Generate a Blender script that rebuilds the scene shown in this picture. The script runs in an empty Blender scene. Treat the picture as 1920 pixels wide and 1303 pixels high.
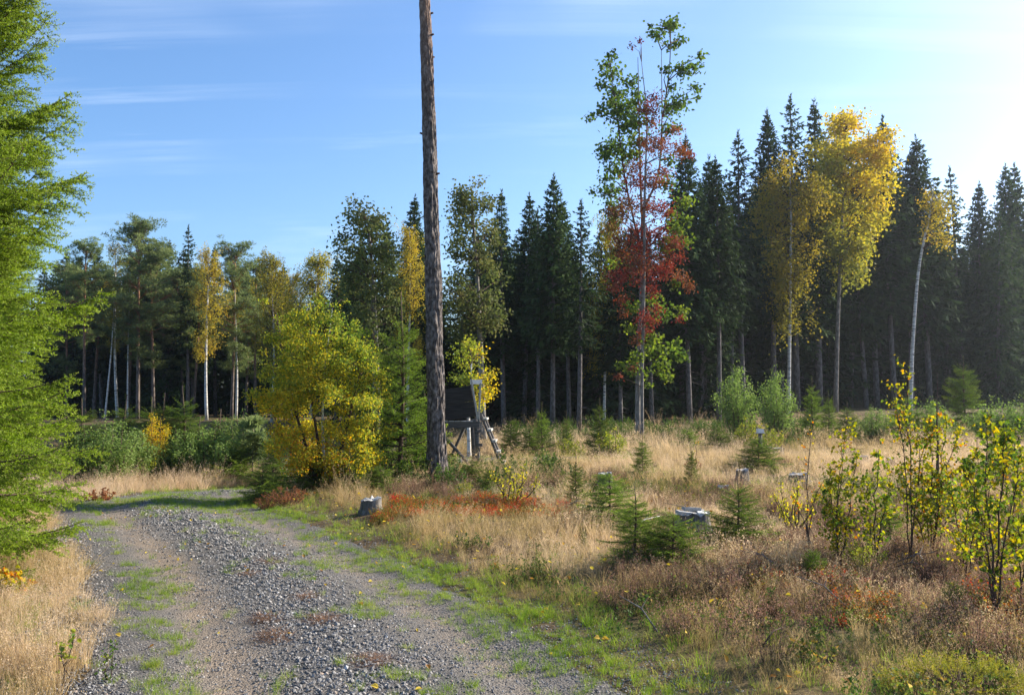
import bpy, math, random
import numpy as np
from mathutils import Vector, Matrix, Euler

C = bpy.context.scene.collection
SC = bpy.context.scene
rng = np.random.default_rng(11)

# ------------------------------------------------------------------ camera, sky, sun, exposure
F_PX, CX, CY, HORIZON, EYE = 1663.0, 960.0, 651.5, 745.0, 1.65
PITCH = math.atan((HORIZON - CY) / F_PX)
cam = bpy.data.cameras.new('camera'); cam.sensor_width = 36.0; cam.lens = 36.0 * F_PX / 1920.0
cam.clip_start = 0.05; cam.clip_end = 3000
cam_o = bpy.data.objects.new('camera', cam); C.objects.link(cam_o)
cam_o.location = (0, 0, EYE); cam_o.rotation_euler = (math.pi / 2 + PITCH, 0, 0)
SC.camera = cam_o

SUN_AZ, SUN_EL = math.radians(63), math.radians(28)
w = bpy.data.worlds.new('World'); SC.world = w; w.use_nodes = True
nt = w.node_tree; nt.nodes.clear()
def N(tree, t, **kw):
    n = tree.nodes.new(t)
    for k, v in kw.items():
        if k == 'inp':
            for a, b in v.items(): n.inputs[a].default_value = b
        else: setattr(n, k, v)
    return n
def L(tree, a, b): tree.links.new(a, b)
sky = N(nt, 'ShaderNodeTexSky', sky_type='NISHITA', sun_disc=False, sun_elevation=SUN_EL, sun_rotation=SUN_AZ,
        air_density=1.0, dust_density=1.6, ozone_density=5.0, altitude=100)
bg = N(nt, 'ShaderNodeBackground', inp={'Strength': 0.114}); wo = N(nt, 'ShaderNodeOutputWorld')
tc = N(nt, 'ShaderNodeTexCoord'); sx = N(nt, 'ShaderNodeSeparateXYZ'); L(nt, tc.outputs['Generated'], sx.inputs[0])
zz = N(nt, 'ShaderNodeMath', operation='ADD', inp={1: 0.12}); L(nt, sx.outputs[2], zz.inputs[0])
zm = N(nt, 'ShaderNodeMath', operation='MAXIMUM', inp={1: 0.02}); L(nt, zz.outputs[0], zm.inputs[0])
dx = N(nt, 'ShaderNodeMath', operation='DIVIDE'); dy = N(nt, 'ShaderNodeMath', operation='DIVIDE')
L(nt, sx.outputs[0], dx.inputs[0]); L(nt, zm.outputs[0], dx.inputs[1]); L(nt, sx.outputs[1], dy.inputs[0]); L(nt, zm.outputs[0], dy.inputs[1])
cb = N(nt, 'ShaderNodeCombineXYZ'); L(nt, dx.outputs[0], cb.inputs[0]); L(nt, dy.outputs[0], cb.inputs[1])
mp = N(nt, 'ShaderNodeMapping'); mp.inputs['Rotation'].default_value = (0, 0, math.radians(24)); mp.inputs['Scale'].default_value = (0.30, 2.6, 1)
L(nt, cb.outputs[0], mp.inputs[0])
cn = N(nt, 'ShaderNodeTexNoise', inp={'Scale': 1.5, 'Detail': 8.0, 'Roughness': 0.66, 'Distortion': 0.7}); L(nt, mp.outputs[0], cn.inputs[0])
cr = N(nt, 'ShaderNodeMapRange', inp={1: 0.47, 2: 0.85, 3: 0.0, 4: 0.34}); L(nt, cn.outputs[0], cr.inputs[0])
mx = N(nt, 'ShaderNodeMix', data_type='RGBA'); mk = N(nt, 'ShaderNodeTexNoise', inp={'Scale': 1.7, 'Detail': 2.0}); L(nt, cb.outputs[0], mk.inputs[0])
mr_ = N(nt, 'ShaderNodeMapRange', inp={1: 0.42, 2: 0.66, 3: 0.05, 4: 1.0}); L(nt, mk.outputs[0], mr_.inputs[0])
cm = N(nt, 'ShaderNodeMath', operation='MULTIPLY'); L(nt, cr.outputs[0], cm.inputs[0]); L(nt, mr_.outputs[0], cm.inputs[1]); L(nt, cm.outputs[0], mx.inputs[0])
hs = N(nt, 'ShaderNodeHueSaturation', inp={'Saturation': 1.08, 'Value': 1.0}); L(nt, sky.outputs[0], hs.inputs['Color'])
L(nt, hs.outputs[0], mx.inputs[6]); mx.inputs[7].default_value = (6.2, 6.8, 7.4, 1)
L(nt, mx.outputs[2], bg.inputs[0]); L(nt, bg.outputs[0], wo.inputs[0])

S = Vector((math.sin(SUN_AZ) * math.cos(SUN_EL), math.cos(SUN_AZ) * math.cos(SUN_EL), math.sin(SUN_EL)))
sun = bpy.data.lights.new('sun', 'SUN'); sun.energy = 5.0; sun.angle = math.radians(0.55); sun.color = (1.0, 0.92, 0.78)
sun_o = bpy.data.objects.new('sun', sun); C.objects.link(sun_o)
sun_o.rotation_euler = S.to_track_quat('Z', 'Y').to_euler(); sun_o.location = (30, 18, 40)

SC.view_settings.view_transform = 'Standard'; SC.view_settings.look = 'None'
SC.view_settings.gamma = 1.0; SC.view_settings.use_curve_mapping = False
SC.view_settings.exposure = 1.12
SC.render.engine = 'CYCLES'
SC.cycles.max_bounces = 6; SC.cycles.transmission_bounces = 4; SC.cycles.diffuse_bounces = 3

# ------------------------------------------------------------------ helpers
def sm(a, b, x):
    t = np.clip((np.asarray(x, float) - a) / (b - a), 0, 1); return t * t * (3 - 2 * t)
def _h(i, j, s):
    v = np.sin(i * 127.1 + j * 311.7 + s * 74.7) * 43758.5453; return v - np.floor(v)
def vnoise(x, y, s=0):
    x = np.asarray(x, float); y = np.asarray(y, float)
    i = np.floor(x); j = np.floor(y); u = x - i; v = y - j; u = u * u * (3 - 2 * u); v = v * v * (3 - 2 * v)
    return (_h(i, j, s) * (1 - u) + _h(i + 1, j, s) * u) * (1 - v) + (_h(i, j + 1, s) * (1 - u) + _h(i + 1, j + 1, s) * u) * v
def fbm(x, y, s=0, o=3):
    a, t, f = 0.0, 0.0, 1.0
    for k in range(o):
        a = a + vnoise(x * f, y * f, s + k * 7) / f; t += 1 / f; f *= 2
    return a / t

_cl = np.array([(1.6, -5), (0.9, -1.5), (0.45, 0.6), (-0.15, 2.8), (-0.80, 4.9), (-1.6, 6.8), (-2.7, 9.0), (-4.1, 11.4), (-5.45, 13.6), (-6.35, 16.0), (-6.4, 18.3), (-5.6, 20.6), (-3.8, 22.3), (-1.2, 23.4), (2.0, 24.2)], float)
_s = np.concatenate([[0], np.cumsum(np.hypot(*np.diff(_cl, axis=0).T))])
_q = np.arange(0, _s[-1], 0.15)
RD = np.stack([np.interp(_q, _s, _cl[:, 0]), np.interp(_q, _s, _cl[:, 1])], 1)
for _ in range(40):
    RD[1:-1] = 0.5 * RD[1:-1] + 0.25 * (RD[:-2] + RD[2:])
RT = np.gradient(RD, axis=0); RT /= np.linalg.norm(RT, axis=1)[:, None]
HW = 1.6
def lateral(x, y):
    x = np.atleast_1d(np.asarray(x, float)).ravel(); y = np.atleast_1d(np.asarray(y, float)).ravel()
    u = np.full(x.shape, 99.0); s = np.zeros(x.shape)
    near = np.where((x > -12) & (x < 7) & (y > -8) & (y < 29))[0]
    for a in range(0, len(near), 20000):
        k = near[a:a + 20000]
        d2 = (x[k, None] - RD[None, :, 0]) ** 2 + (y[k, None] - RD[None, :, 1]) ** 2
        m = d2.argmin(1); dxx = x[k] - RD[m, 0]; dyy = y[k] - RD[m, 1]
        sg = dxx * RT[m, 1] - dyy * RT[m, 0]
        u[k] = np.sign(sg) * np.sqrt(d2[np.arange(len(k)), m]); s[k] = m * 0.15
    return u, s
def base_h(x, y):
    x = np.asarray(x, float); y = np.asarray(y, float)
    left = sm(-2.2, -4.6, x)
    z = -0.5 * sm(11.5, 22, y) * left * (1 - sm(27, 50, y))
    z = z + left * 0.2 * sm(40, 60, y)
    right = sm(-6, 2, x)
    z = z + right * 0.027 * np.clip(y - 29, 0, 40) + right * 0.09 * np.clip(y - 63, 0, 20)
    return z + 0.16 * (fbm(x * 0.16, y * 0.16, 3, 2) - 0.5) * sm(9, 20, y)
def ground_h(x, y):
    sh = np.shape(x); x = np.atleast_1d(np.asarray(x, float)).ravel(); y = np.atleast_1d(np.asarray(y, float)).ravel()
    u, _ = lateral(x, y); au = np.abs(u); off = sm(HW - 0.1, HW + 0.9, au)
    z = base_h(x, y) + off * (0.10 * (fbm(x * 0.9, y * 0.9, 5, 3) - 0.5) + 0.05 * (u > 0)) - 0.08 * (1 - sm(HW - 0.48, HW - 0.08, au + .35 * (fbm(x * 1.3, y * 1.3, 15, 2) - .5)))
    return z.reshape(sh) if sh else float(z[0])
def road_prof(u, s):
    au = np.abs(u)
    z = 0.035 * np.exp(-((u - 0.1) / 0.45) ** 2) - 0.03 * np.exp(-((u + 0.72) / 0.3) ** 2) - 0.03 * np.exp(-((u - 0.95) / 0.3) ** 2)
    return z - 0.07 * sm(HW - 0.35, HW + 0.35, au) + 0.03 * (fbm(u * 3 + 40, s * 3, 9, 3) - 0.5)
def road_h(x, y):
    u, s = lateral(x, y); return base_h(x, y) + road_prof(u, s) + 0.0

ct, st_ = math.cos(PITCH), math.sin(PITCH)
def at(px, py, Y):
    xr = (px - CX) / F_PX; yr = (CY - py) / F_PX; t = Y / (ct - yr * st_)
    return np.array([t * xr, Y, EYE + t * (st_ + yr * ct)])
def xat(px, Y): return float(at(px, HORIZON, Y)[0])
def on_ground(px, py):
    xr = (px - CX) / F_PX; yr = (CY - py) / F_PX; d = np.array([xr, ct - yr * st_, st_ + yr * ct])
    Ys = np.linspace(3, 60, 1200); P = d[None] * (Ys / d[1])[:, None]; z = EYE + P[:, 2] - ground_h(P[:, 0], P[:, 1])
    k = np.argmax(z < 0) if (z < 0).any() else len(Ys) - 1
    return P[k, 0], P[k, 1], float(ground_h(P[k, 0], P[k, 1]))

class MB:
    def __init__(s): s.v = []; s.t = []; s.q = []; s.qm = []; s.qs = []; s.tr = []; s.tm = []; s.ts = []; s.n = 0
    def add(s, v, quads=None, tris=None, mat=0, tint=0.5, smooth=False):
        v = np.asarray(v, float).reshape(-1, 3); k = len(v)
        s.v.append(v); s.t.append(np.broadcast_to(np.asarray(tint, float), (k,)).copy())
        if quads is not None and len(quads):
            q = np.asarray(quads, int) + s.n; s.q.append(q); s.qm.append(np.full(len(q), mat)); s.qs.append(np.full(len(q), smooth))
        if tris is not None and len(tris):
            q = np.asarray(tris, int) + s.n; s.tr.append(q); s.tm.append(np.full(len(q), mat)); s.ts.append(np.full(len(q), smooth))
        s.n += k; return s
    def tube(s, p, r, k=6, mat=0, tint=0.5, rough=0.0, smooth=True, cap=True):
        p = np.asarray(p, float); n = len(p); r = np.broadcast_to(np.asarray(r, float), (n,))
        T = np.gradient(p, axis=0); T /= np.linalg.norm(T, axis=1)[:, None] + 1e-9
        ref = np.array([0, 0, 1.0]) if abs(T[:, 2]).mean() < 0.8 else np.array([0, 1.0, 0])
        A = np.cross(T, ref); A /= np.linalg.norm(A, axis=1)[:, None] + 1e-9; B = np.cross(T, A)
        a = np.arange(k) * 2 * math.pi / k
        rr = r[:, None] * (1 + rough * (rng.random((n, k)) - 0.5))
        V = p[:, None] + rr[..., None] * (np.cos(a)[None, :, None] * A[:, None] + np.sin(a)[None, :, None] * B[:, None])
        i = np.arange(n - 1)[:, None] * k; j = np.arange(k)[None]; j2 = (j + 1) % k
        q = np.stack([i + j, i + j2, i + k + j2, i + k + j], -1).reshape(-1, 4)
        V = V.reshape(-1, 3); tr = None
        if cap:
            V = np.concatenate([V, p[-1:], p[:1]]); c = n * k
            jj = np.arange(k); tr = np.concatenate([np.stack([(n - 1) * k + jj, (n - 1) * k + (jj + 1) % k, np.full(k, c)], 1), np.stack([(jj + 1) % k, jj, np.full(k, c + 1)], 1)])
        return s.add(V, q, tr, mat, tint, smooth)
    def sticks(s, a, b, r, mat=0, tint=0.5):            # many thin three-sided twigs at once
        a = np.asarray(a, float); b = np.asarray(b, float); n = len(a); r = np.broadcast_to(np.asarray(r, float), (n,))
        d = b - a; d /= np.linalg.norm(d, axis=1)[:, None] + 1e-9
        A = np.cross(d, np.array([0.3, 0.5, 0.81])); A /= np.linalg.norm(A, axis=1)[:, None] + 1e-9; B = np.cross(d, A)
        V = np.empty((n, 4, 3))
        for k in range(3):
            V[:, k] = a + r[:, None] * (math.cos(k * 2.094) * A + math.sin(k * 2.094) * B)
        V[:, 3] = b
        o = np.arange(n)[:, None] * 4
        t = np.concatenate([o + np.array([[0, 1, 3]]), o + np.array([[1, 2, 3]]), o + np.array([[2, 0, 3]])])
        tt = np.repeat(np.broadcast_to(np.asarray(tint, float), (n,)), 4)
        return s.add(V.reshape(-1, 3), None, t, mat, tt)
    def leaves(s, c, d, n, l, wd, mat=0, tint=0.5, fold=0.0, broad=False):
        c = np.asarray(c, float); m = len(c)
        d = d / (np.linalg.norm(d, axis=1)[:, None] + 1e-9); sd = np.cross(d, n); sd /= np.linalg.norm(sd, axis=1)[:, None] + 1e-9
        n = np.cross(sd, d); l = np.broadcast_to(np.asarray(l, float), (m,))[:, None]; wd = np.broadcast_to(np.asarray(wd, float), (m,))[:, None]
        tt = np.broadcast_to(np.asarray(tint, float), (m,))
        if broad:
            V = np.stack([c, c + d * l * .22 + sd * wd * .44 + n * fold * wd, c + d * l * .6 + sd * wd * .40 + n * fold * wd, c + d * l - n * fold * wd * .6,
                          c + d * l * .6 - sd * wd * .40 + n * fold * wd, c + d * l * .22 - sd * wd * .44 + n * fold * wd], 1)
            o = np.arange(m)[:, None] * 6
            return s.add(V.reshape(-1, 3), np.concatenate([o + np.array([[0, 3, 2, 1]]), o + np.array([[0, 5, 4, 3]])]), None, mat, np.repeat(tt, 6))
        V = np.stack([c, c + d * l * .45 + sd * wd * .5 + n * fold * wd, c + d * l, c + d * l * .45 - sd * wd * .5 + n * fold * wd], 1)
        return s.add(V.reshape(-1, 3), np.arange(m)[:, None] * 4 + np.array([[0, 1, 2, 3]]), None, mat, np.repeat(tt, 4))
    def box(s, c, size, rot=None, mat=0, tint=0.5, jit=0.0):
        x, y, z = np.array(size) / 2
        V = np.array([(-x, -y, -z), (x, -y, -z), (x, y, -z), (-x, y, -z), (-x, -y, z), (x, -y, z), (x, y, z), (-x, y, z)])
        if jit: V = V + (rng.random(V.shape) - .5) * jit
        if rot is not None: V = V @ np.array(rot).T
        return s.add(V + np.array(c), [(3, 2, 1, 0), (4, 5, 6, 7), (0, 1, 5, 4), (1, 2, 6, 5), (2, 3, 7, 6), (3, 0, 4, 7)], None, mat, tint)
    def beam(s, a, b, wd, th, up=(0, 0, 1), mat=0, tint=0.5, jit=0.0):
        a = np.array(a, float); b = np.array(b, float); d = b - a; ln = np.linalg.norm(d); d /= ln
        sd = np.cross(d, np.array(up, float)); sd /= np.linalg.norm(sd) + 1e-9; u = np.cross(sd, d)
        return s.box((a + b) / 2, (ln, wd, th), np.stack([d, sd, u], 1), mat, tint, jit)
    def data(s):
        return (np.concatenate(s.v), np.concatenate(s.t))
    def merge(s, o, M=None, dt=0.0, matmap=None):
        V, t = o.data(); M = np.array(M) if M is not None else np.eye(4)
        V = V @ M[:3, :3].T + M[:3, 3]
        s.v.append(V); s.t.append(t + dt)
        for q, m, f in zip(o.q, o.qm, o.qs): s.q.append(q + s.n); s.qm.append(m); s.qs.append(f)
        for q, m, f in zip(o.tr, o.tm, o.ts): s.tr.append(q + s.n); s.tm.append(m); s.ts.append(f)
        s.n += len(V); return s
    def mesh(s, name, mats):
        me = bpy.data.meshes.new(name); V, t = s.data()
        me.vertices.add(len(V)); me.vertices.foreach_set('co', V.astype(np.float32).ravel())
        Q = np.concatenate(s.q) if s.q else np.zeros((0, 4), int); T = np.concatenate(s.tr) if s.tr else np.zeros((0, 3), int)
        me.loops.add(Q.size + T.size); me.loops.foreach_set('vertex_index', np.concatenate([Q.ravel(), T.ravel()]).astype(np.int32))
        me.polygons.add(len(Q) + len(T))
        me.polygons.foreach_set('loop_start', np.concatenate([np.arange(len(Q)) * 4, Q.size + np.arange(len(T)) * 3]).astype(np.int32))
        me.polygons.foreach_set('material_index', np.concatenate(s.qm + s.tm).astype(np.int32))
        me.polygons.foreach_set('use_smooth', np.concatenate(s.qs + s.ts).astype(bool))
        a = me.attributes.new('tint', 'FLOAT', 'POINT'); a.data.foreach_set('value', t.astype(np.float32))
        for m in (mats if isinstance(mats, (list, tuple)) else [mats]): me.materials.append(m)
        me.update(calc_edges=True); return me
    def tris(s): return sum(len(q) * 2 for q in s.q) + sum(len(q) for q in s.tr)

def obj(name, me, parent=None, loc=(0, 0, 0), rot=(0, 0, 0), scl=1.0):
    o = bpy.data.objects.new(name, me); C.objects.link(o)
    o.location = loc; o.rotation_euler = rot; o.scale = (scl,) * 3 if np.isscalar(scl) else scl
    if parent is not None: o.parent = parent
    return o
def tag(o, label=None, cat=None, group=None, kind=None):
    if label: o['label'] = label
    if cat: o['category'] = cat
    if group: o['group'] = group
    if kind: o['kind'] = kind
    return o
def thing(name, label, cat, loc=(0, 0, 0), rz=0.0, scl=1.0, group=None):
    return tag(obj(name, None, None, loc, (0, 0, rz), scl), label, cat, group)

# ------------------------------------------------------------------ materials
def newmat(name):
    m = bpy.data.materials.new(name); m.use_nodes = True; t = m.node_tree; t.nodes.clear()
    out = N(t, 'ShaderNodeOutputMaterial'); return m, t, out
def ramp(t, stops, fac):
    r = N(t, 'ShaderNodeValToRGB'); e = r.color_ramp.elements
    while len(e) > 1: e.remove(e[0])
    e[0].position = stops[0][0]; e[0].color = (*stops[0][1], 1)
    for p, c in stops[1:]:
        k = e.new(p); k.color = (*c, 1)
    L(t, fac, r.inputs[0]); return r
def leafmat(name, stops, trans=0.4, rough=0.65, spec=0.12, inst=False, vary=0.25):
    m, t, out = newmat(name)
    at_ = N(t, 'ShaderNodeAttribute', attribute_name='tint'); fac = at_.outputs['Fac']
    if inst:
        ai = N(t, 'ShaderNodeAttribute', attribute_name='itint', attribute_type='INSTANCER')
        ad = N(t, 'ShaderNodeMath', operation='ADD'); L(t, fac, ad.inputs[0]); L(t, ai.outputs['Fac'], ad.inputs[1]); fac = ad.outputs[0]
    r = ramp(t, stops, fac); col = r.outputs[0]
    if vary:
        oi = N(t, 'ShaderNodeObjectInfo'); mr = N(t, 'ShaderNodeMapRange', inp={1: 0, 2: 1, 3: 1 - vary, 4: 1 + vary}); L(t, oi.outputs['Random'], mr.inputs[0])
        hv = N(t, 'ShaderNodeHueSaturation'); L(t, col, hv.inputs['Color']); L(t, mr.outputs[0], hv.inputs['Value']); col = hv.outputs[0]
    p = N(t, 'ShaderNodeBsdfPrincipled', inp={'Roughness': rough, 'Specular IOR Level': spec}); L(t, col, p.inputs['Base Color'])
    tb = N(t, 'ShaderNodeBsdfTranslucent'); gm = N(t, 'ShaderNodeHueSaturation', inp={'Saturation': 1.08, 'Value': 1.25}); L(t, col, gm.inputs['Color']); L(t, gm.outputs[0], tb.inputs[0])
    ms = N(t, 'ShaderNodeMixShader', inp={0: trans}); L(t, p.outputs[0], ms.inputs[1]); L(t, tb.outputs[0], ms.inputs[2]); L(t, ms.outputs[0], out.inputs[0])
    return m
def barkmat(name, stops, scale=(14, 14, 3), bump=0.6, ztint=None, rough=0.9, detail=6, dist=0.02):
    m, t, out = newmat(name); c = N(t, 'ShaderNodeTexCoord'); mpp = N(t, 'ShaderNodeMapping'); mpp.inputs['Scale'].default_value = scale
    L(t, c.outputs['Object'], mpp.inputs[0])
    n1 = N(t, 'ShaderNodeTexNoise', inp={'Scale': 1.0, 'Detail': detail, 'Roughness': 0.65}); L(t, mpp.outputs[0], n1.inputs[0])
    r = ramp(t, stops, n1.outputs[0]); col = r.outputs[0]
    if ztint:                                              # bark that turns orange higher up the stem
        z0, z1, c2 = ztint; sz = N(t, 'ShaderNodeSeparateXYZ'); L(t, c.outputs['Object'], sz.inputs[0])
        mr = N(t, 'ShaderNodeMapRange', inp={1: z0, 2: z1}); L(t, sz.outputs[2], mr.inputs[0])
        r2 = ramp(t, c2, n1.outputs[0]); mi = N(t, 'ShaderNodeMix', data_type='RGBA'); L(t, mr.outputs[0], mi.inputs[0]); L(t, col, mi.inputs[6]); L(t, r2.outputs[0], mi.inputs[7]); col = mi.outputs[2]
    p = N(t, 'ShaderNodeBsdfPrincipled', inp={'Roughness': rough, 'Specular IOR Level': 0.2}); L(t, col, p.inputs['Base Color'])
    b = N(t, 'ShaderNodeBump', inp={'Strength': bump, 'Distance': dist}); L(t, n1.outputs[0], b.inputs['Height']); L(t, b.outputs[0], p.inputs['Normal']); L(t, p.outputs[0], out.inputs[0])
    return m
M = {}
M['spruce_bark'] = barkmat('spruce_bark', [(0.3, (.05, .045, .04)), (0.5, (.12, .105, .10)), (0.7, (.24, .22, .215))], (9, 9, 4))
M['pine_bark'] = barkmat('pine_bark', [(0.32, (.04, .032, .028)), (0.5, (.12, .095, .08)), (0.68, (.26, .21, .18))], (12, 12, 3), 0.9, (3.5, 9, [(0.35, (.16, .07, .035)), (0.6, (.40, .20, .11)), (0.75, (.50, .30, .18))]))
M['big_pine_bark'] = barkmat('big_pine_bark', [(0.35, (.035, .028, .026)), (0.5, (.12, .10, .09)), (0.68, (.30, .26, .24))], (16, 16, 9), 1.0, (6.5, 11, [(0.3, (.12, .065, .045)), (0.6, (.33, .20, .14)), (0.8, (.46, .32, .25))]), dist=0.04)
M['birch_bark'] = barkmat('birch_bark', [(0.36, (.03, .028, .025)), (0.44, (.45, .43, .40)), (0.6, (.68, .66, .62))], (3, 3, 16), 0.2)
M['grey_bark'] = barkmat('grey_bark', [(0.3, (.08, .07, .06)), (0.5, (.19, .17, .15)), (0.7, (.36, .33, .30))], (10, 10, 4), 0.4)
M['twig'] = barkmat('twig', [(0.3, (.06, .04, .03)), (0.7, (.15, .10, .075))], (40, 40, 40), 0.3)
M['dark_twig'] = barkmat('dark_twig', [(0.3, (.035, .022, .018)), (0.7, (.10, .065, .05))], (40, 40, 40), 0.3)
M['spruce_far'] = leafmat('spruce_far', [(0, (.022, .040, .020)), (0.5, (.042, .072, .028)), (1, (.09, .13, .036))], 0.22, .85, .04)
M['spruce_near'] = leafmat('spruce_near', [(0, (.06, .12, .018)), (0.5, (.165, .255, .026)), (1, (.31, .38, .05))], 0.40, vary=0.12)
M['spruce_young'] = leafmat('spruce_young', [(0, (.045, .10, .018)), (0.5, (.135, .225, .03)), (1, (.28, .35, .05))], 0.48, vary=0.35)
M['pine_needles'] = leafmat('pine_needles', [(0, (.05, .085, .04)), (0.5, (.15, .195, .07)), (1, (.25, .28, .10))], 0.4)
M['birch_gold'] = leafmat('birch_gold', [(0, (.10, .12, .03)), (0.4, (.27, .24, .04)), (0.75, (.43, .33, .045)), (1, (.46, .29, .06))], 0.45)
M['young_birch'] = leafmat('young_birch', [(0, (.10, .17, .028)), (0.35, (.26, .29, .04)), (0.62, (.50, .42, .05)), (0.88, (.60, .36, .035)), (1, (.52, .18, .025))], 0.5)
M['aspen_gold'] = leafmat('aspen_gold', [(0, (.07, .10, .025)), (0.4, (.20, .21, .04)), (0.7, (.43, .36, .045)), (1, (.48, .33, .045))], 0.45)
M['alder_leaf'] = leafmat('alder_leaf', [(0, (.05, .075, .022)), (0.5, (.125, .155, .045)), (0.9, (.22, .21, .075)), (1, (.36, .25, .05))], 0.4)
M['willow_leaf'] = leafmat('willow_leaf', [(0, (.07, .12, .03)), (0.5, (.15, .22, .05)), (1, (.30, .36, .13))], 0.4)
M['maple_leaf'] = leafmat('maple_leaf', [(0, (.04, .075, .02)), (0.6, (.09, .15, .025)), (1, (.25, .30, .04))], 0.45)
M['red_leaf'] = leafmat('red_leaf', [(0, (.17, .14, .035)), (0.35, (.25, .125, .04)), (0.65, (.22, .07, .035)), (1, (.22, .035, .03))], 0.33)
M['brown_leaf'] = leafmat('brown_leaf', [(0, (.16, .06, .03)), (0.5, (.32, .13, .06)), (1, (.45, .2, .09))], 0.4)
M['sapling_leaf'] = leafmat('sapling_leaf', [(0, (.035, .07, .022)), (0.4, (.10, .17, .025)), (0.7, (.34, .34, .03)), (0.9, (.60, .42, .03)), (1, (.55, .20, .03))], 0.5)
M['dry_grass'] = leafmat('dry_grass', [(0, (.17, .18, .05)), (0.15, (.25, .19, .085)), (0.35, (.36, .26, .115)), (0.65, (.52, .385, .21)), (1, (.62, .47, .32))], 0.48, inst=True, vary=0.12)
M['green_grass'] = leafmat('green_grass', [(0, (.08, .14, .025)), (0.4, (.16, .26, .03)), (0.75, (.28, .36, .05)), (1, (.38, .36, .10))], 0.45, inst=True, vary=0.15)
M['heather_leaf'] = leafmat('heather_leaf', [(0, (.07, .075, .03)), (0.4, (.16, .10, .06)), (0.8, (.27, .15, .10)), (1, (.36, .21, .16))], 0.3, inst=True, vary=0.2)
M['herb_leaf'] = leafmat('herb_leaf', [(0, (.04, .075, .02)), (0.5, (.09, .14, .03)), (0.85, (.20, .22, .045)), (1, (.32, .20, .05))], 0.42, inst=True, vary=0.15)
M['bilberry_leaf'] = leafmat('bilberry_leaf', [(0, (.05, .09, .02)), (0.3, (.14, .15, .03)), (0.45, (.22, .14, .04)), (0.62, (.38, .16, .04)), (0.8, (.42, .09, .035)), (1, (.42, .05, .04))], 0.45, inst=True, vary=0.15)
M['juniper_leaf'] = leafmat('juniper_leaf', [(0, (.09, .11, .02)), (0.5, (.22, .23, .03)), (1, (.40, .33, .05))], 0.3)
M['needle_litter'] = leafmat('needle_litter', [(0, (.11, .065, .04)), (1, (.28, .16, .095))], 0.1, inst=True)

def woodmat(name, c0, c1, scale=(3, 40, 40)):
    return barkmat(name, [(0.3, c0), (0.7, c1)], scale, 0.35)
M['old_wood'] = woodmat('old_wood', (.06, .054, .05), (.21, .19, .175))
M['dark_wood'] = woodmat('dark_wood', (.022, .02, .02), (.065, .058, .055))
M['pale_wood'] = woodmat('pale_wood', (.30, .28, .25), (.55, .52, .47))
M['white_paint'] = woodmat('white_paint', (.66, .65, .62), (.8, .8, .78))
M['cut_wood'] = barkmat('cut_wood', [(0.3, (.24, .225, .21)), (0.7, (.55, .53, .50))], (25, 25, 25), 0.4)
M['stump_side'] = barkmat('stump_side', [(0.3, (.05, .045, .04)), (0.55, (.15, .135, .12)), (0.75, (.30, .275, .25))], (22, 22, 4), 0.9)

def groundmat():
    m, t, out = newmat('ground'); g = N(t, 'ShaderNodeNewGeometry')
    a = N(t, 'ShaderNodeTexNoise', inp={'Scale': 0.9, 'Detail': 8, 'Roughness': 0.65}); b = N(t, 'ShaderNodeTexNoise', inp={'Scale': 14, 'Detail': 6, 'Roughness': 0.7})
    L(t, g.outputs['Position'], a.inputs[0]); L(t, g.outputs['Position'], b.inputs[0])
    r1 = ramp(t, [(0.35, (.085, .055, .033)), (0.5, (.17, .125, .07)), (0.65, (.10, .105, .035))], a.outputs[0])
    r2 = ramp(t, [(0.3, (.35, .35, .35)), (0.7, (1.25, 1.2, 1.1))], b.outputs[0])
    mi = N(t, 'ShaderNodeMix', data_type='RGBA', blend_type='MULTIPLY', inp={0: 1.0}); L(t, r1.outputs[0], mi.inputs[6]); L(t, r2.outputs[0], mi.inputs[7])
    p = N(t, 'ShaderNodeBsdfPrincipled', inp={'Roughness': 0.95, 'Specular IOR Level': 0.1}); L(t, mi.outputs[2], p.inputs['Base Color'])
    bp = N(t, 'ShaderNodeBump', inp={'Strength': 0.9, 'Distance': 0.05}); L(t, b.outputs[0], bp.inputs['Height']); L(t, bp.outputs[0], p.inputs['Normal']); L(t, p.outputs[0], out.inputs[0]); return m
M['ground'] = groundmat()
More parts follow.
